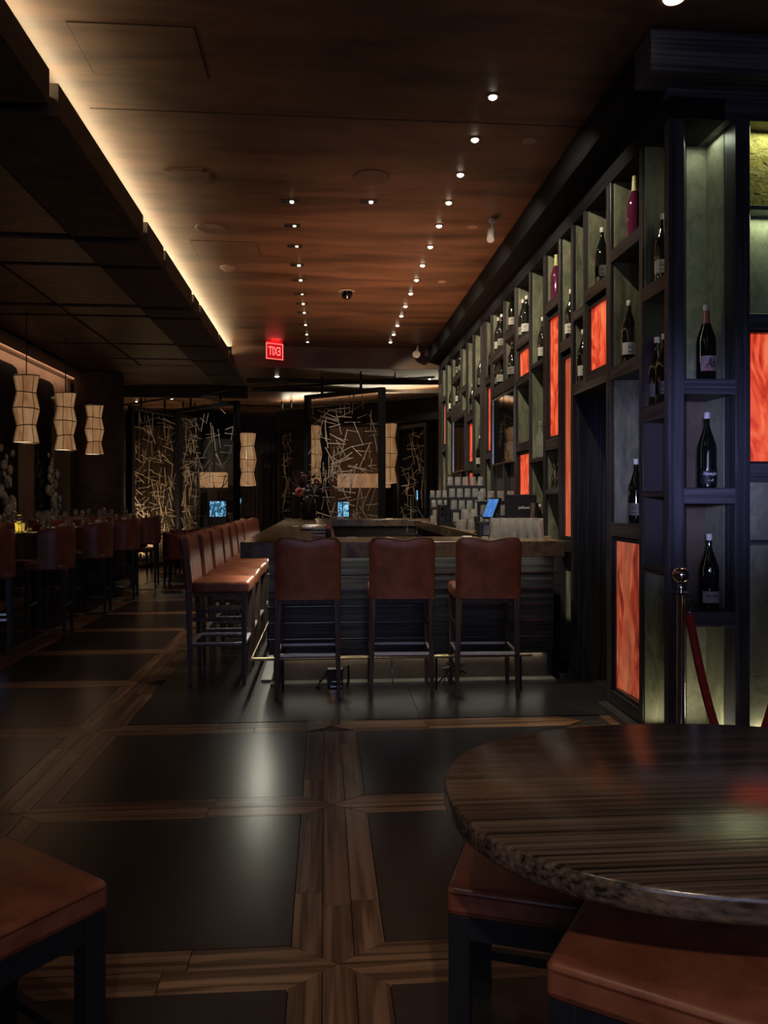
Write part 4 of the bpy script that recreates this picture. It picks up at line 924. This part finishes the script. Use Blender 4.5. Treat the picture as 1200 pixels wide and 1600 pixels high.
# ------------------------------------------------------------------ ceiling fittings
def downlight(x, y, z, r, lens, label, group, mat='trim', nm='downlight'):
    t = thing(nm, label, 'light', (x, y, z), group=group)
    bm = nb(); a = ring(bm, (0, 0, -0.006), r, 20); b = ring(bm, (0, 0, -0.006), r * 0.72, 20); c = ring(bm, (0, 0, 0.0), r * 0.66, 20); d = ring(bm, (0, 0, 0.0), r * 1.04, 20)
    bridge(bm, d, a); bridge(bm, a, b); bridge(bm, b, c); obj('trim_ring', bm, mat, t, smooth=True)
    bm = nb(); lathe(bm, [(r * 0.64, -0.002), (r * 0.62, -0.012), (r * 0.3, -0.02), (0.002, -0.021)], 16, cap=False); obj('lens', bm, lens, t, smooth=True)
    return t
rx = K(1.13)
ry = [K(v) for v in (5.12, 5.74, 6.37, 6.98, 7.58, 8.22, 8.88, 9.48, 10.11, 10.79, 11.36, 11.99, 12.65, 13.27)]
for i, y in enumerate(ry):
    t = downlight(rx, y, CZ - 0.001, 0.038, 'led', 'round recessed downlight, %s from the front in the row beside the bottle wall' % ORD[i], 'downlights in the right ceiling row')
    spot('downlight_beam', (rx, y, CZ - 0.04), (rx + (0.80 if i % 2 == 0 else 0.50), y + (0.75 if i % 2 == 0 else 0.2), 2.7 if i % 2 == 0 else 1.2), 62 if i % 2 == 0 else 130, (1.0, 0.90, 0.68), 100 if i % 2 == 0 else 44, 0.7, 0.02, t)
for (yy, ty, tx, pw_) in ((ry[0], 6.0, 1.5, 170), (ry[4], 7.7, 1.5, 150), (ry[5], 8.4, 1.58, 170), (ry[9], 10.3, 1.57, 110)):
    spot('extra_glass_beam', (rx, yy, CZ - 0.045), (tx, ty, 1.2), pw_, (1.0, 0.9, 0.74), 22, 0.6, 0.035)  # extra beams added at the downlights to brighten the glasses
ly = [K(v) for v in (7.07, 7.69, 8.31, 8.99, 9.6, 10.25, 10.76, 11.27, 12.06, 12.76, 13.38)]
def slot(x, y, label, group, lens):
    t = thing('slot_light', label, 'light', (x, y, CZ - 0.001), group=group)
    bm = nb()
    for d in [(-0.075, 0.075, -0.042, -0.036), (-0.075, 0.075, 0.036, 0.042), (-0.075, -0.069, -0.036, 0.036), (0.069, 0.075, -0.036, 0.036)]: box(bm, d[0], d[1], d[2], d[3], -0.006, 0)
    obj('slot_frame', bm, 'trim', t); bobj('slot_recess', (-0.069, 0.069, -0.036, 0.036, -0.0015, 0), 'black', t)
    bm = nb(); lathe(bm, [(0.017, -0.003), (0.014, -0.012), (0.002, -0.014)], 12, (0.02, 0, 0)); obj('lens', bm, lens, t, smooth=True)
    return t
for i, y in enumerate(ly):
    t = slot(-0.295, y, 'small slot spotlight, %s from the front in the left ceiling row' % ORD[i], 'slot spotlights in the left ceiling row', 'leddim' if i in (1, 2, 5) else 'led')
    if i not in (1,):
        tx = -0.95 if i % 2 == 0 else -0.55
        spot('slot_beam', (-0.275, y, CZ - 0.04), (tx, y + 0.05, 0.75), 50, (1.0, 0.82, 0.62), 40, 0.7, 0.015, t)
t = slot(0.36, K(7.02), 'lone slot spotlight right of the left row on the ceiling', None, 'led'); spot('slot_beam', (0.38, K(7.02), CZ - 0.04), (0.9, 5.5, 0.7), 90, WARMW, 38, 0.7, 0.015, t)
for (x, y, l) in [(1.40, 5.2, 'pale blank disc on the ceiling, nearest one by the bottle wall'), (1.33, 6.88, 'dark blank disc on the ceiling, beside the ceiling camera arm'), (1.32, 8.64, 'pale blank disc on ceiling, farthest one by the bottle wall')]:
    lathe_thing('cover_disc', [(0.045, -0.005), (0.05, 0)], 'trimpale', l, 'disc', (x, y, CZ - 0.0005), 20)
lathe_thing('speaker_grille', [(0.10, -0.004), (0.128, -0.012), (0.142, -0.008), (0.146, 0)], 'trim', 'large round ceiling speaker grille near the middle of the ceiling', 'speaker', (K(0.39), K(6.49), CZ - 0.0005), 40)
lathe_thing('speaker_grille', [(0.10, -0.004), (0.128, -0.010), (0.142, -0.006), (0.146, 0)], 'trim', 'round ceiling speaker grille near the lit cove', 'speaker', (K(-1.14), K(7.83), CZ - 0.0005), 40)
t = thing('ceiling_speaker', 'rounded rectangular ceiling plate near the lit cove', 'speaker', (K(-1.14), K(6.57), CZ - 0.0005))
bm = nb(); box(bm, -0.17, 0.17, -0.14, 0.14, -0.008, 0.0); es = [e for e in bm.edges if abs(e.verts[0].co.z - e.verts[1].co.z) > 0.001]; bmesh.ops.bevel(bm, geom=es, offset=0.05, segments=6, affect='EDGES'); obj('rim', bm, 'plaster', t)
bm = nb(); box(bm, -0.15, 0.15, -0.12, 0.12, -0.011, -0.0075); es = [e for e in bm.edges if abs(e.verts[0].co.z - e.verts[1].co.z) > 0.001]; bmesh.ops.bevel(bm, geom=es, offset=0.04, segments=6, affect='EDGES'); obj('plate', bm, 'plaster', t)
lathe_thing('smoke_detector', [(0.02, -0.05), (0.045, -0.04), (0.06, -0.02), (0.08, -0.012), (0.082, 0)], 'trimpale', 'smoke detector on a round base near the lit cove', 'detector', (K(-1.14), K(9.13), CZ - 0.0005), 24)
t = thing('dome_camera', 'black dome security camera in the middle of the ceiling', 'camera', (K(.28), K(10.05), CZ - 0.0005))
bm = nb(); lathe(bm, [(0.085, -0.02), (0.10, -0.01), (0.10, 0)], 28); obj('mount', bm, 'trimpale', t, smooth=True)
bm = nb(); lathe(bm, [(0.004, -0.105), (0.035, -0.098), (0.06, -0.075), (0.074, -0.045), (0.078, -0.02)], 28, cap=False); obj('dome', bm, 'bottle', t, smooth=True)
t = thing('track_camera', 'white cylinder camera on a short arm hanging from the ceiling by bottle wall', 'camera', (1.47, 6.68, CZ - 0.0005))
bm = nb(); lathe(bm, [(0.03, -0.025), (0.032, 0)], 16); obj('mount', bm, 'cap', t, smooth=True)
bm = nb(); tube(bm, [(0, 0, -0.02), (0, 0, -0.075), (-0.012, -0.01, -0.10)], 0.012, 10); obj('arm', bm, 'cap', t, smooth=True)
bm = nb(); tube(bm, [(-0.005, 0.02, -0.095), (-0.03, -0.06, -0.20)], 0.032, 16); obj('camera_body', bm, 'cap', t, smooth=True)
t = thing('bullet_camera', 'small round camera at the far end of the ceiling near the bottle wall', 'camera', (1.46, 12.3, CZ - 0.0005))
bm = nb(); tube(bm, [(0.03, 0, 0), (0.02, 0, -0.08), (0, -0.02, -0.11)], 0.02, 10); obj('arm', bm, 'cap', t, smooth=True)
bm = nb(); tube(bm, [(0, 0.05, -0.14), (0, -0.07, -0.15)], 0.06, 16); obj('camera_body', bm, 'trimpale', t, smooth=True)
for k, (x, y, e, l) in enumerate([(-0.84, 13.53, 60, 'lone bright downlight behind the exit sign'), (-3.27, 16.68, 60, 'bright downlight over the left stick screens'), (-4.14, 17.28, 12, 'tiny downlight beside the column at far left'), (1.86, 13.6, 8, 'small downlight past the end of the bottle wall')]):
    t = downlight(x, y, 3.519, 0.06 if e > 50 else 0.035, 'led', l, None)
    if e > 20: spot('downlight_beam', (x, y, 3.47), (x - 0.25, y - 3.0, 0), 60, WARMW, 50, 0.6, 0.03, t)
lathe_thing('downlight', [(0.03, -0.012), (0.05, -0.008), (0.055, 0)], 'ledstrip', 'yellowish ceiling light at the top edge above the corner', 'light', (K(1.89), K(4.07) - 0.03, CZ - 0.0005), 20)
# exit sign, seen from behind so that its word is mirrored
t = thing('exit_sign', 'glowing red edge-lit exit sign seen mirrored, hanging from the ceiling', 'sign', (-0.79, 12.12, CZ), math.radians(28))
bobj('sign_mount', (-0.13, 0.13, -0.02, 0.02, -0.035, -0.0), 'exitglow', t)
bobj('sign_panel', (-0.14, 0.14, -0.004, 0.004, -0.285, -0.035), 'exitglow', t)
for d in [(-0.145, 0.145, -0.285, -0.272), (-0.145, 0.145, -0.048, -0.035), (-0.145, -0.132, -0.285, -0.035), (0.132, 0.145, -0.285, -0.035)]:
    bobj('lit_edge', (d[0], d[1], -0.008, -0.004, d[2], d[3]), 'exitred', t)
text_obj('EXIT', 0.19, 'exitred', t, (0, -0.007, -0.162), (PI / 2, 0, 0), mirror=True, width=0.20, ext=0.002)
area('exit_glow', (-0.79, 12.08, CZ - 0.02 - 0.02), (PI, 0, 0), 0.2, 0.05, 0.5, (1.0, 0.04, 0.04))

# ------------------------------------------------------------------ pendant lanterns
def lantern(label, loc, h, r, cord, group):
    t = thing('pendant_lantern', label, 'lamp', loc, group=group)   # origin at the bottom of the shade
    q = [(1.02, 0.0), (0.74, 0.255), (1.06, 0.50), (0.76, 0.755), (1.0, 1.0)]
    n = 14
    for a, b in zip(q, q[1:]):
        bm = nb(); ra = ring(bm, (0, 0, a[1] * h), a[0] * r, n); mid = ring(bm, (0, 0, (a[1] + b[1]) / 2 * h), (a[0] + b[0]) / 2 * r * 1.0, n); rb = ring(bm, (0, 0, b[1] * h), b[0] * r, n); bridge(bm, ra, mid); bridge(bm, mid, rb)
        obj('shade', bm, 'shade', t, smooth=True)
    for z, k_ in [(p[1] * h, p[0] * r * 1.005) for p in q]:
        bm = nb(); tube(bm, [(k_ * math.cos(2 * PI * i / 20), k_ * math.sin(2 * PI * i / 20), z + 0.010 * math.sin(2 * PI * i / 20 + z * 9)) for i in range(21)], 0.006, 5); obj('band', bm, 'black', t, smooth=True)
    bm = nb()
    for k_ in range(7):
        a = 2 * PI * k_ / 7 + 0.3
        tube(bm, [(p[0] * r * math.cos(a), p[0] * r * math.sin(a), p[1] * h) for p in q], 0.0035, 4)
    obj('ribs', bm, 'black', t)
    bm = nb(); lathe(bm, [(r * 0.95, 0.004), (r * 0.95, 0.012)], 16); obj('diffuser', bm, 'shadebottom', t)
    bm = nb(); tube(bm, [(0, 0, h), (0, 0, h + cord)], 0.006, 6); obj('cord', bm, 'black', t)
    l = bpy.data.lights.new('lantern_bulb', 'POINT'); l.energy = 1.0; l.color = (1.0, 0.62, 0.34); l.shadow_soft_size = 0.08
    lo = bpy.data.objects.new('lantern_bulb', l); C.objects.link(lo); lo.parent = t; lo.location = (0, 0, -0.08)
    return t
GP = 'fabric pendant lanterns'
lantern('tall waisted fabric pendant lantern at far left, nearest of three', (-3.38, 9.0, 2.012), 0.76, 0.135, 0.755, GP)
lantern('tall waisted fabric pendant lantern, middle of the three at left', (-3.44, 10.5, 2.02), 0.76, 0.135, 0.745, GP)
lantern('tall waisted fabric pendant lantern before the column, farthest of three at left', (-3.56, 12.2, 2.06), 0.76, 0.135, 0.70, GP)
lantern('big fabric pendant lantern right of the left stick screens', (-1.59, 16.0, 1.64), 1.08, 0.17, 0.80, GP)
lantern('big fabric pendant lantern right of the central stick screen', (1.33, 16.0, 1.70), 1.25, 0.17, 0.57, GP)
lantern('big fabric pendant lantern seen through the left of the central stick screen', (-0.22, 16.0, 1.70), 1.19, 0.15, 0.63, GP)
for (d, lab) in [((0.27, 1.42, 16.6, 17.1, 1.62, 1.92), 'wide rectangular fabric lamp behind the central stick screen'), ((-2.66, -2.12, 16.6, 17.0, 1.62, 1.94), 'small rectangular fabric lamp behind the left stick screens')]:
    x0, x1, y0, y1, z0, z1 = d
    t = thing('box_lamp', lab, 'lamp', ((x0 + x1) / 2, (y0 + y1) / 2, z0)); hx = (x1 - x0) / 2; hy = (y1 - y0) / 2
    for e in [(-hx, hx, -hy, -hy + .01), (-hx, hx, hy - .01, hy), (-hx, -hx + .01, -hy + .01, hy - .01), (hx - .01, hx, -hy + .01, hy - .01)]: bobj('shade', (*e, 0, z1 - z0), 'shade', t)
    bm = nb(); tube(bm, [(0, 0, 0), (0, 0, 3.52 - z0)], 0.008, 6); obj('cord', bm, 'black', t)

# ------------------------------------------------------------------ stick screens and rails
stick = None
def stick_mesh():
    bm = nb(); box(bm, -0.5, 0.5, -0.005, 0.005, -0.005, 0.005); me = bpy.data.meshes.new('stick'); bm.to_mesh(me); bm.free(); me.materials.append(M['rod']); return me
SM = stick_mesh()
def screen(p0, p1, z0, z1, n, label, frame=0.045, density=None, seed=1, mids=()):
    a = Vector((p0[0], p0[1], 0)); b = Vector((p1[0], p1[1], 0)); L = (b - a).length; ang = math.atan2(b.y - a.y, b.x - a.x)
    t = thing('stick_screen', label, 'screen', (a.x, a.y, 0), ang); r = random.Random(seed)
    bobj('frame_post', (0, frame * 2, -frame, frame, z0, z1), 'black', t); bobj('frame_post', (L - frame * 2, L, -frame, frame, z0, z1), 'black', t)
    bobj('frame_rail', (frame * 2, L - frame * 2, -frame, frame, z1 - frame * 1.6, z1), 'black', t); bobj('frame_rail', (frame * 2, L - frame * 2, -frame, frame, z0, z0 + 0.06), 'black', t)
    for m in mids: bobj('frame_post', (m - frame, m + frame, -frame, frame, z0, z1), 'black', t)
    for i in range(n):
        cx = r.uniform(0.15, L - 0.15); cz = z0 + 0.15 + (z1 - z0 - 0.3) * r.random()
        if density: cx, cz = density(r, L, z0, z1)
        ln = r.uniform(0.16, 0.5); an = r.choice((0, 0, PI / 2, PI / 2)) + r.gauss(0, 0.32); ln = min(ln, 2 * (cx - 0.05) / max(0.2, abs(math.cos(an))), 2 * (L - cx - 0.05) / max(0.2, abs(math.cos(an))))
        ln = max(0.08, min(ln, 2 * (z1 - cz - 0.03) / max(0.2, abs(math.sin(an))), 2 * (cz - z0) / max(0.2, abs(math.sin(an)))))
        o = bpy.data.objects.new('stick', SM); C.objects.link(o); o.parent = t; o.location = (cx, r.uniform(-0.03, 0.03), cz); o.rotation_euler = (0, -an, 0); o.scale = (ln, r.choice((0.6, 0.9, 1.2)), r.choice((0.6, 0.9, 1.3)))
    # hanging rods
    for fx in (0.22, 0.72): bobj('drop_rod', (L * fx - 0.015, L * fx + 0.015, -0.015, 0.015, z1, 3.50), 'black', t)
    return t
screen((-0.34, 13.63), (0.96, 12.51), 0.0, 3.2, 240, 'central black framed screen filled with crossed metal sticks behind the bar', seed=3)
screen((-3.79, 15.29), (-3.18, 16.84), 0.0, 3.2, 210, 'far left black framed stick screen, glowing warm near the floor', seed=5)
screen((-3.17, 16.88), (-2.77, 17.46), 0.0, 3.2, 70, 'narrow stick screen section joining on to the far left screen', seed=6)
screen((-2.97, 15.87), (-1.61, 14.44), 0.0, 3.2, 130, 'angled black framed stick screen left of the big lantern', seed=8)
screen((1.55, 16.2), (2.05, 15.2), 0.0, 2.9, 90, 'dim stick screen in the far corner beside the bottle wall', seed=9)
screen((-1.02, 16.9), (-0.62, 16.6), 0.0, 2.9, 45, 'dim narrow stick screen behind the flower arrangement', seed=11)
for (p, q, l) in [((-4.3, 16.9), (-1.53, 14.2), 'black ceiling rail carrying the left stick screens'), ((-1.33, 14.32), (1.81, 12.66), 'black ceiling rail carrying the central stick screen')]:
    bm = nb(); tube(bm, [(p[0], p[1], 3.40), (q[0], q[1], 3.40)], 0.02, 8)
    tube(bm, [(p[0] * .8 + q[0] * .2, p[1] * .8 + q[1] * .2, 3.40), (p[0] * .8 + q[0] * .2, p[1] * .8 + q[1] * .2, 3.52)], 0.012, 6); tube(bm, [(p[0] * .2 + q[0] * .8, p[1] * .2 + q[1] * .8, 3.40), (p[0] * .2 + q[0] * .8, p[1] * .2 + q[1] * .8, 3.52)], 0.012, 6)
    tag(obj('ceiling_rail', bm, 'black', smooth=True), l, 'rail')

# ------------------------------------------------------------------ far room: canopy, drapes, wall panel, displays
def drape(p0, p1, z0, z1, mat, label, folds=None, amp=0.035):
    a = Vector((p0[0], p0[1], 0)); b = Vector((p1[0], p1[1], 0)); L = (b - a).length; d = (b - a) / L; nrm = Vector((-d.y, d.x, 0)); folds = folds or int(L / 0.11); n = folds * 6
    bm = nb(); rr = random.Random(int(L * 100)); ph = [rr.uniform(0.6, 1.3) for _ in range(folds + 1)]
    rows = []
    for z in (z0, z0 + (z1 - z0) * 0.5, z1):
        for off in (0.0,):
            rows.append([bm.verts.new(a + d * (L * i / n) + nrm * (amp * ph[i // 6] * math.sin(2 * PI * i / 6) * (1.0 if z < z1 else 0.6)) + Vector((0, 0, z))) for i in range(n + 1)])
    for r0, r1 in zip(rows, rows[1:]):
        for i in range(n): bm.faces.new((r0[i], r0[i + 1], r1[i + 1], r1[i]))
    bmesh.ops.solidify(bm, geom=bm.faces[:], thickness=0.012)
    return tag(obj('drape', bm, mat, smooth=True), label, 'curtain')
t = struct(bobj('trim_3', (0, 0.01, 0, 0.01, 3.1, 3.11), 'darkwall'))
def slant(name, p0, p1, th, z0, z1, mat, parent):
    a = Vector((*p0, 0)); b = Vector((*p1, 0)); d = (b - a).normalized(); nn = Vector((-d.y, d.x, 0)) * th
    bm = nb(); prism(bm, [(a.x, a.y), (b.x, b.y), (b.x + nn.x, b.y + nn.y), (a.x + nn.x, a.y + nn.y)], z0, z1); return obj(name, bm, mat, parent)
t.location = (0, 18.0, 0)
inv = Vector((0, -18.0, 0))
for nm, p0, p1, th, z0, z1, mt in [('canopy_face', (-1.07, 16.71), (2.3, 13.85), 0.2, 2.85, 3.26, 'darkwall'), ('canopy_side', (-1.25, 19.8), (-1.07, 16.72), 0.2, 2.85, 3.26, 'darkwall'), ('cove_lip', (-1.05, 16.66), (2.32, 13.80), 0.03, 3.26, 3.31, 'stone')]:
    o = slant(nm, p0, p1, th, z0, z1, mt, t); o.location = inv
o = slant('cove_lamp', (-0.95, 16.80), (2.36, 14.0), 0.03, 3.27, 3.285, 'ledstrip', t); o.location = inv
d_ = Vector((2.36 + 0.95, 14.0 - 16.80, 0)); 
area('canopy_cove_light', (0.75, 15.55, 3.32), (PI, 0, math.atan2(d_.y, d_.x)), d_.length, 0.06, 60, (1.0, 0.86, 0.62))
drape((-1.22, 17.35), (-0.65, 17.15), 0, 2.85, 'curtain_dk', 'dark brown pleated drape at left edge of the canopy')
drape((1.5, 17.3), (2.9, 16.6), 0, 2.85, 'curtain_dk', 'wide dark pleated drape right of the central stick screen')
drape((-4.6, 18.6), (-2.9, 18.3), 0, 3.1, 'curtain', 'brown pleated drape lit from below behind the far left stick screen')
drape((-4.12, 15.4), (-3.95, 15.6), 0, 3.1, 'curtain', 'narrow pale drape strip between column and far left stick screen')
drape((-2.0, 17.9), (-1.4, 17.6), 0, 2.6, 'curtain', 'pale pleated drape behind the big lantern')
struct(bobj('trim_4', (0.10, 1.30, 17.3, 17.4, 0, 3.0), 'taupe'))
bobj('wall_pilaster', (0.75, 0.98, 17.22, 17.3, 0, 1.6), 'taupe', bpy.data.objects['trim_4'])
struct(bobj('wall_partition', (-3.0, -2.0, 17.7, 17.8, 0, 2.75), 'darkwall')).name = 'trim_5'
for (x0, x1, y, z0, z1, lab) in [(0.27, 0.36, 16.3, 0.99, 1.31, 'left narrow glowing cyan window display behind the central screen'), (0.38, 0.50, 16.3, 0.99, 1.31, 'right narrow glowing cyan window display behind the central screen'), (-2.55, -2.2, 17.3, 0.98, 1.32, 'patch of glowing cyan display seen low through the left screens'), (-1.95, -1.82, 16.9, 1.28, 1.38, 'small cyan glint left under the big lantern'), (1.92, 1.95, 16.1, 1.35, 1.55, 'thin vertical blue glint beside the bottle wall')]:
    t = thing('lit_display', lab, 'display', ((x0 + x1) / 2, y, z0)); hx = (x1 - x0) / 2
    bobj('display_case', (-hx - 0.012, hx + 0.012, 0, 0.05, -z0, z1 - z0 + 0.012), 'black', t); bobj('display_face', (-hx, hx, -0.006, -0.001, 0, z1 - z0), 'bluelit', t)
# hidden floor uplights that catch the sticks
spot('screen_uplight', (-3.3, 15.2, 0.06), (-3.55, 15.9, 1.2), 170, (1.0, 0.70, 0.42), 90, 0.8, 0.05)
area('drape_uplight', (-3.6, 17.7, 0.08), (PI - 0.25, 0, 0), 1.2, 0.1, 26, (1.0, 0.66, 0.34))
spot('screen_spot', (-0.5, 11.2, 3.75), (0.15, 13.2, 1.9), 190, (1.0, 0.92, 0.80), 42, 0.8, 0.03)
spot('screen_spot', (-2.3, 12.9, 3.45), (-2.15, 15.0, 2.6), 110, (1.0, 0.92, 0.80), 40, 0.8, 0.03)

# ------------------------------------------------------------------ dining tables, chairs and place settings on the left
def make_chair(label, h, name='dining_chair'):
    t = thing(name, label, 'chair'); bm = nb()
    n = 18; zb, zt = h - 0.06, h + 0.37; R_ = 0.225
    outer = []; inner = []
    for j, z in enumerate([zb, zb + 0.14, zb + 0.30, zt - 0.02, zt]):
        ro = []; ri = []
        for i in range(n + 1):
            a = PI + PI * (i / n) ; u = abs(i / n - 0.5) * 2
            zz = z if z < zt - 0.05 else zb + (z - zb) * (1 - 0.10 * u ** 3)
            x = R_ * math.cos(a) * 1.02; y = -0.02 + R_ * math.sin(a) * (0.92)
            if u > 0.80: y += (u - 0.80) * 0.5
            f = 0.84 if j < 4 else 0.90
            fo = 1.0 if j < 4 else 0.965
            ro.append(bm.verts.new((x * fo, y * fo, zz))); ri.append(bm.verts.new((x * f, y * f, zz)))
        outer.append(ro); inner.append(ri)
    for rows in (outer, inner):
        for a, b in zip(rows, rows[1:]):
            for i in range(n): bm.faces.new((a[i], a[i + 1], b[i + 1], b[i]))
    for i in range(n):
        bm.faces.new((outer[0][i], outer[0][i + 1], inner[0][i + 1], inner[0][i])); bm.faces.new((outer[-1][i], outer[-1][i + 1], inner[-1][i + 1], inner[-1][i]))
    for e in (0, n):
        for a in range(4): bm.faces.new((outer[a][e], outer[a + 1][e], inner[a + 1][e], inner[a][e]))
    obj('backrest', bm, 'leather', t, smooth=True)
    bobj('seat', (-0.205, 0.205, -0.17, 0.225, h - 0.075, h), 'leather', t, 0.02, seg=3, smooth=True)
    for x in (-1, 1):
        for y in (-1, 1):
            bm = nb(); taper(bm, x * 0.19, y * 0.175 + 0.01, 0, x * 0.185, y * 0.165 + 0.01, h - 0.07, 0.013, 0.02); obj('leg', bm, 'black', t)
    if h > 0.6:
        for y in (-1, 1): bobj('footrest', (-0.175, 0.175, y * 0.172 + 0.01 - 0.01, y * 0.172 + 0.01 + 0.01, 0.30, 0.32), 'steel', t)
        for x in (-1, 1): bobj('stretcher', (x * 0.188 - 0.008, x * 0.188 + 0.008, -0.15, 0.17, 0.40, 0.42), 'black', t)
    return t
def make_table(label, loc, h, r, group):
    t = thing('dining_table', label, 'table', loc, group=group)
    bm = nb(); lathe(bm, [(r * 0.97, h - 0.035), (r, h - 0.028), (r, h - 0.006), (r * 0.985, h)], 40); obj('tabletop', bm, 'tabletop', t, smooth=True)
    bm = nb(); lathe(bm, [(0.04, 0.03), (0.035, h - 0.06), (0.09, h - 0.036)], 14); obj('pedestal', bm, 'black', t, smooth=True)
    bm = nb(); lathe(bm, [(r * 0.6, 0), (r * 0.6, 0.012), (0.05, 0.035)], 24); obj('base', bm, 'black', t, smooth=True)
    return t
GT = 'high round tables along the left wall'; GC = 'tall leather chairs at the left tables'
tabs = [(-3.27, 7.75), (-3.30, 9.2), (-3.32, 10.65), (-3.34, 12.1)]
names = ['nearest', 'second', 'third', 'farthest']
for k, (x, y) in enumerate(tabs): make_table('high round dark table by the left wall, %s one' % names[k], (x, y, 0), 1.05, 0.46, GT)
c0 = make_chair('tall tub-backed leather chair at the nearest left table, on the aisle side', 0.74); c0['group'] = GC
c0.location = (-2.78, 8.05, 0); c0.rotation_euler = (0, 0, PI / 2 + 0.12)
for k, (x, y) in enumerate(tabs):
    if k: dup(c0, (x + 0.52, y + 0.28, 0), PI / 2 + 0.1, 'tall tub-backed leather chair at the %s left table, on the aisle side' % names[k])
    dup(c0, (x - 0.52, y + 0.25, 0), -PI / 2 - 0.1, 'tall tub-backed leather chair at the %s left table, on the wall side' % names[k])
    dup(c0, (x + 0.06, y + 0.66, 0), PI, 'tall tub-backed leather chair at the %s left table, on its far side' % names[k])
    if k == 0: dup(c0, (x + 0.25, y - 0.62, 0), 0.3, 'tall tub-backed leather chair at the %s left table, on its near side' % names[k])
wine = None
def wineglass():
    bm = nb(); lathe(bm, [(0.030, 0), (0.028, 0.003), (0.004, 0.006), (0.004, 0.07), (0.02, 0.085), (0.034, 0.12), (0.034, 0.14), (0.026, 0.185), (0.0245, 0.185), (0.032, 0.14), (0.032, 0.12), (0.018, 0.088), (0.001, 0.080)], 14, cap=False)
    bmesh.ops.recalc_face_normals(bm, faces=bm.faces); me = bpy.data.meshes.new('wine_glass'); bm.to_mesh(me); bm.free(); me.materials.append(M['glass']); me.polygons.foreach_set('use_smooth', [True] * len(me.polygons)); return me
WG = wineglass()
for k, (x, y) in enumerate(tabs):
    for ai, a in enumerate((0.4, 2.0, 3.6, 5.2)):
        wh = ['far right', 'far left', 'near left', 'near right'][ai]
        gx, gy = x + 0.27 * math.cos(a), y + 0.27 * math.sin(a)
        put(WG, 'wine_glass', (gx, gy, 1.0505), 'clear wine glass on the %s left table, %s place' % (names[k], wh), 'glass', 'wine glasses on the %s left table' % names[k])
        put(wg, 'water_glass', (gx + 0.07, gy - 0.05, 1.0505), 'short water glass on the %s left table, %s place' % (names[k], wh), 'glass', 'water glasses on the %s left table' % names[k])
        o = thing('napkin_roll', 'rolled white napkin on the %s left table, %s place' % (names[k], wh), 'napkin', (x + 0.36 * math.cos(a + 0.5), y + 0.36 * math.sin(a + 0.5), 1.0505), a, 'rolled napkins on the %s left table' % names[k])
        bm = nb(); tube(bm, [(-0.08, 0, 0.016), (0.08, 0, 0.016)], 0.016, 8); obj('roll', bm, 'napkin', o, smooth=True)
t = thing('votive', 'square yellow glowing candle holder on the nearest left table', 'candle', (-3.05, 7.95, 1.0505), 0.3); bm = nb(); taper(bm, 0, 0, 0, 0, 0, 0.085, 0.034, 0.043); obj('holder', bm, 'candle', t)
t = thing('votive', 'unlit square glass candle holder on the third left table', 'candle', (-3.3, 10.55, 1.0505)); bm = nb(); taper(bm, 0, 0, 0, 0, 0, 0.085, 0.03, 0.04); obj('holder', bm, 'rod', t)
# low dining tables further back
low = [(-2.95, 14.5), (-2.05, 13.9), (-1.93, 12.75)]
lows = ['before the far left stick screen', 'before the angled stick screen', 'nearest to the row of bar stools']
c1 = make_chair('low dark leather chair at the table %s, right side' % lows[0], 0.47); c1['group'] = 'low leather chairs at the far tables'
for k, (x, y) in enumerate(low):
    make_table('low round dark dining table %s' % lows[k], (x, y, 0), 0.75, 0.36, 'low round tables at the back')
    if k == 0: c1.location = (x + 0.48, y, 0); c1.rotation_euler = (0, 0, PI / 2)
    else: dup(c1, (x + 0.48, y, 0), PI / 2, 'low dark leather chair at the table %s, right side' % lows[k])
    dup(c1, (x - 0.48, y + 0.02, 0), -PI / 2, 'low dark leather chair at the table %s, left side' % lows[k])
    put(WG, 'wine_glass', (x + 0.1, y, 0.7505), 'clear wine glass on the low round table %s' % lows[k], 'glass', 'wine glasses on the low tables')
bpy.context.view_layer.update()
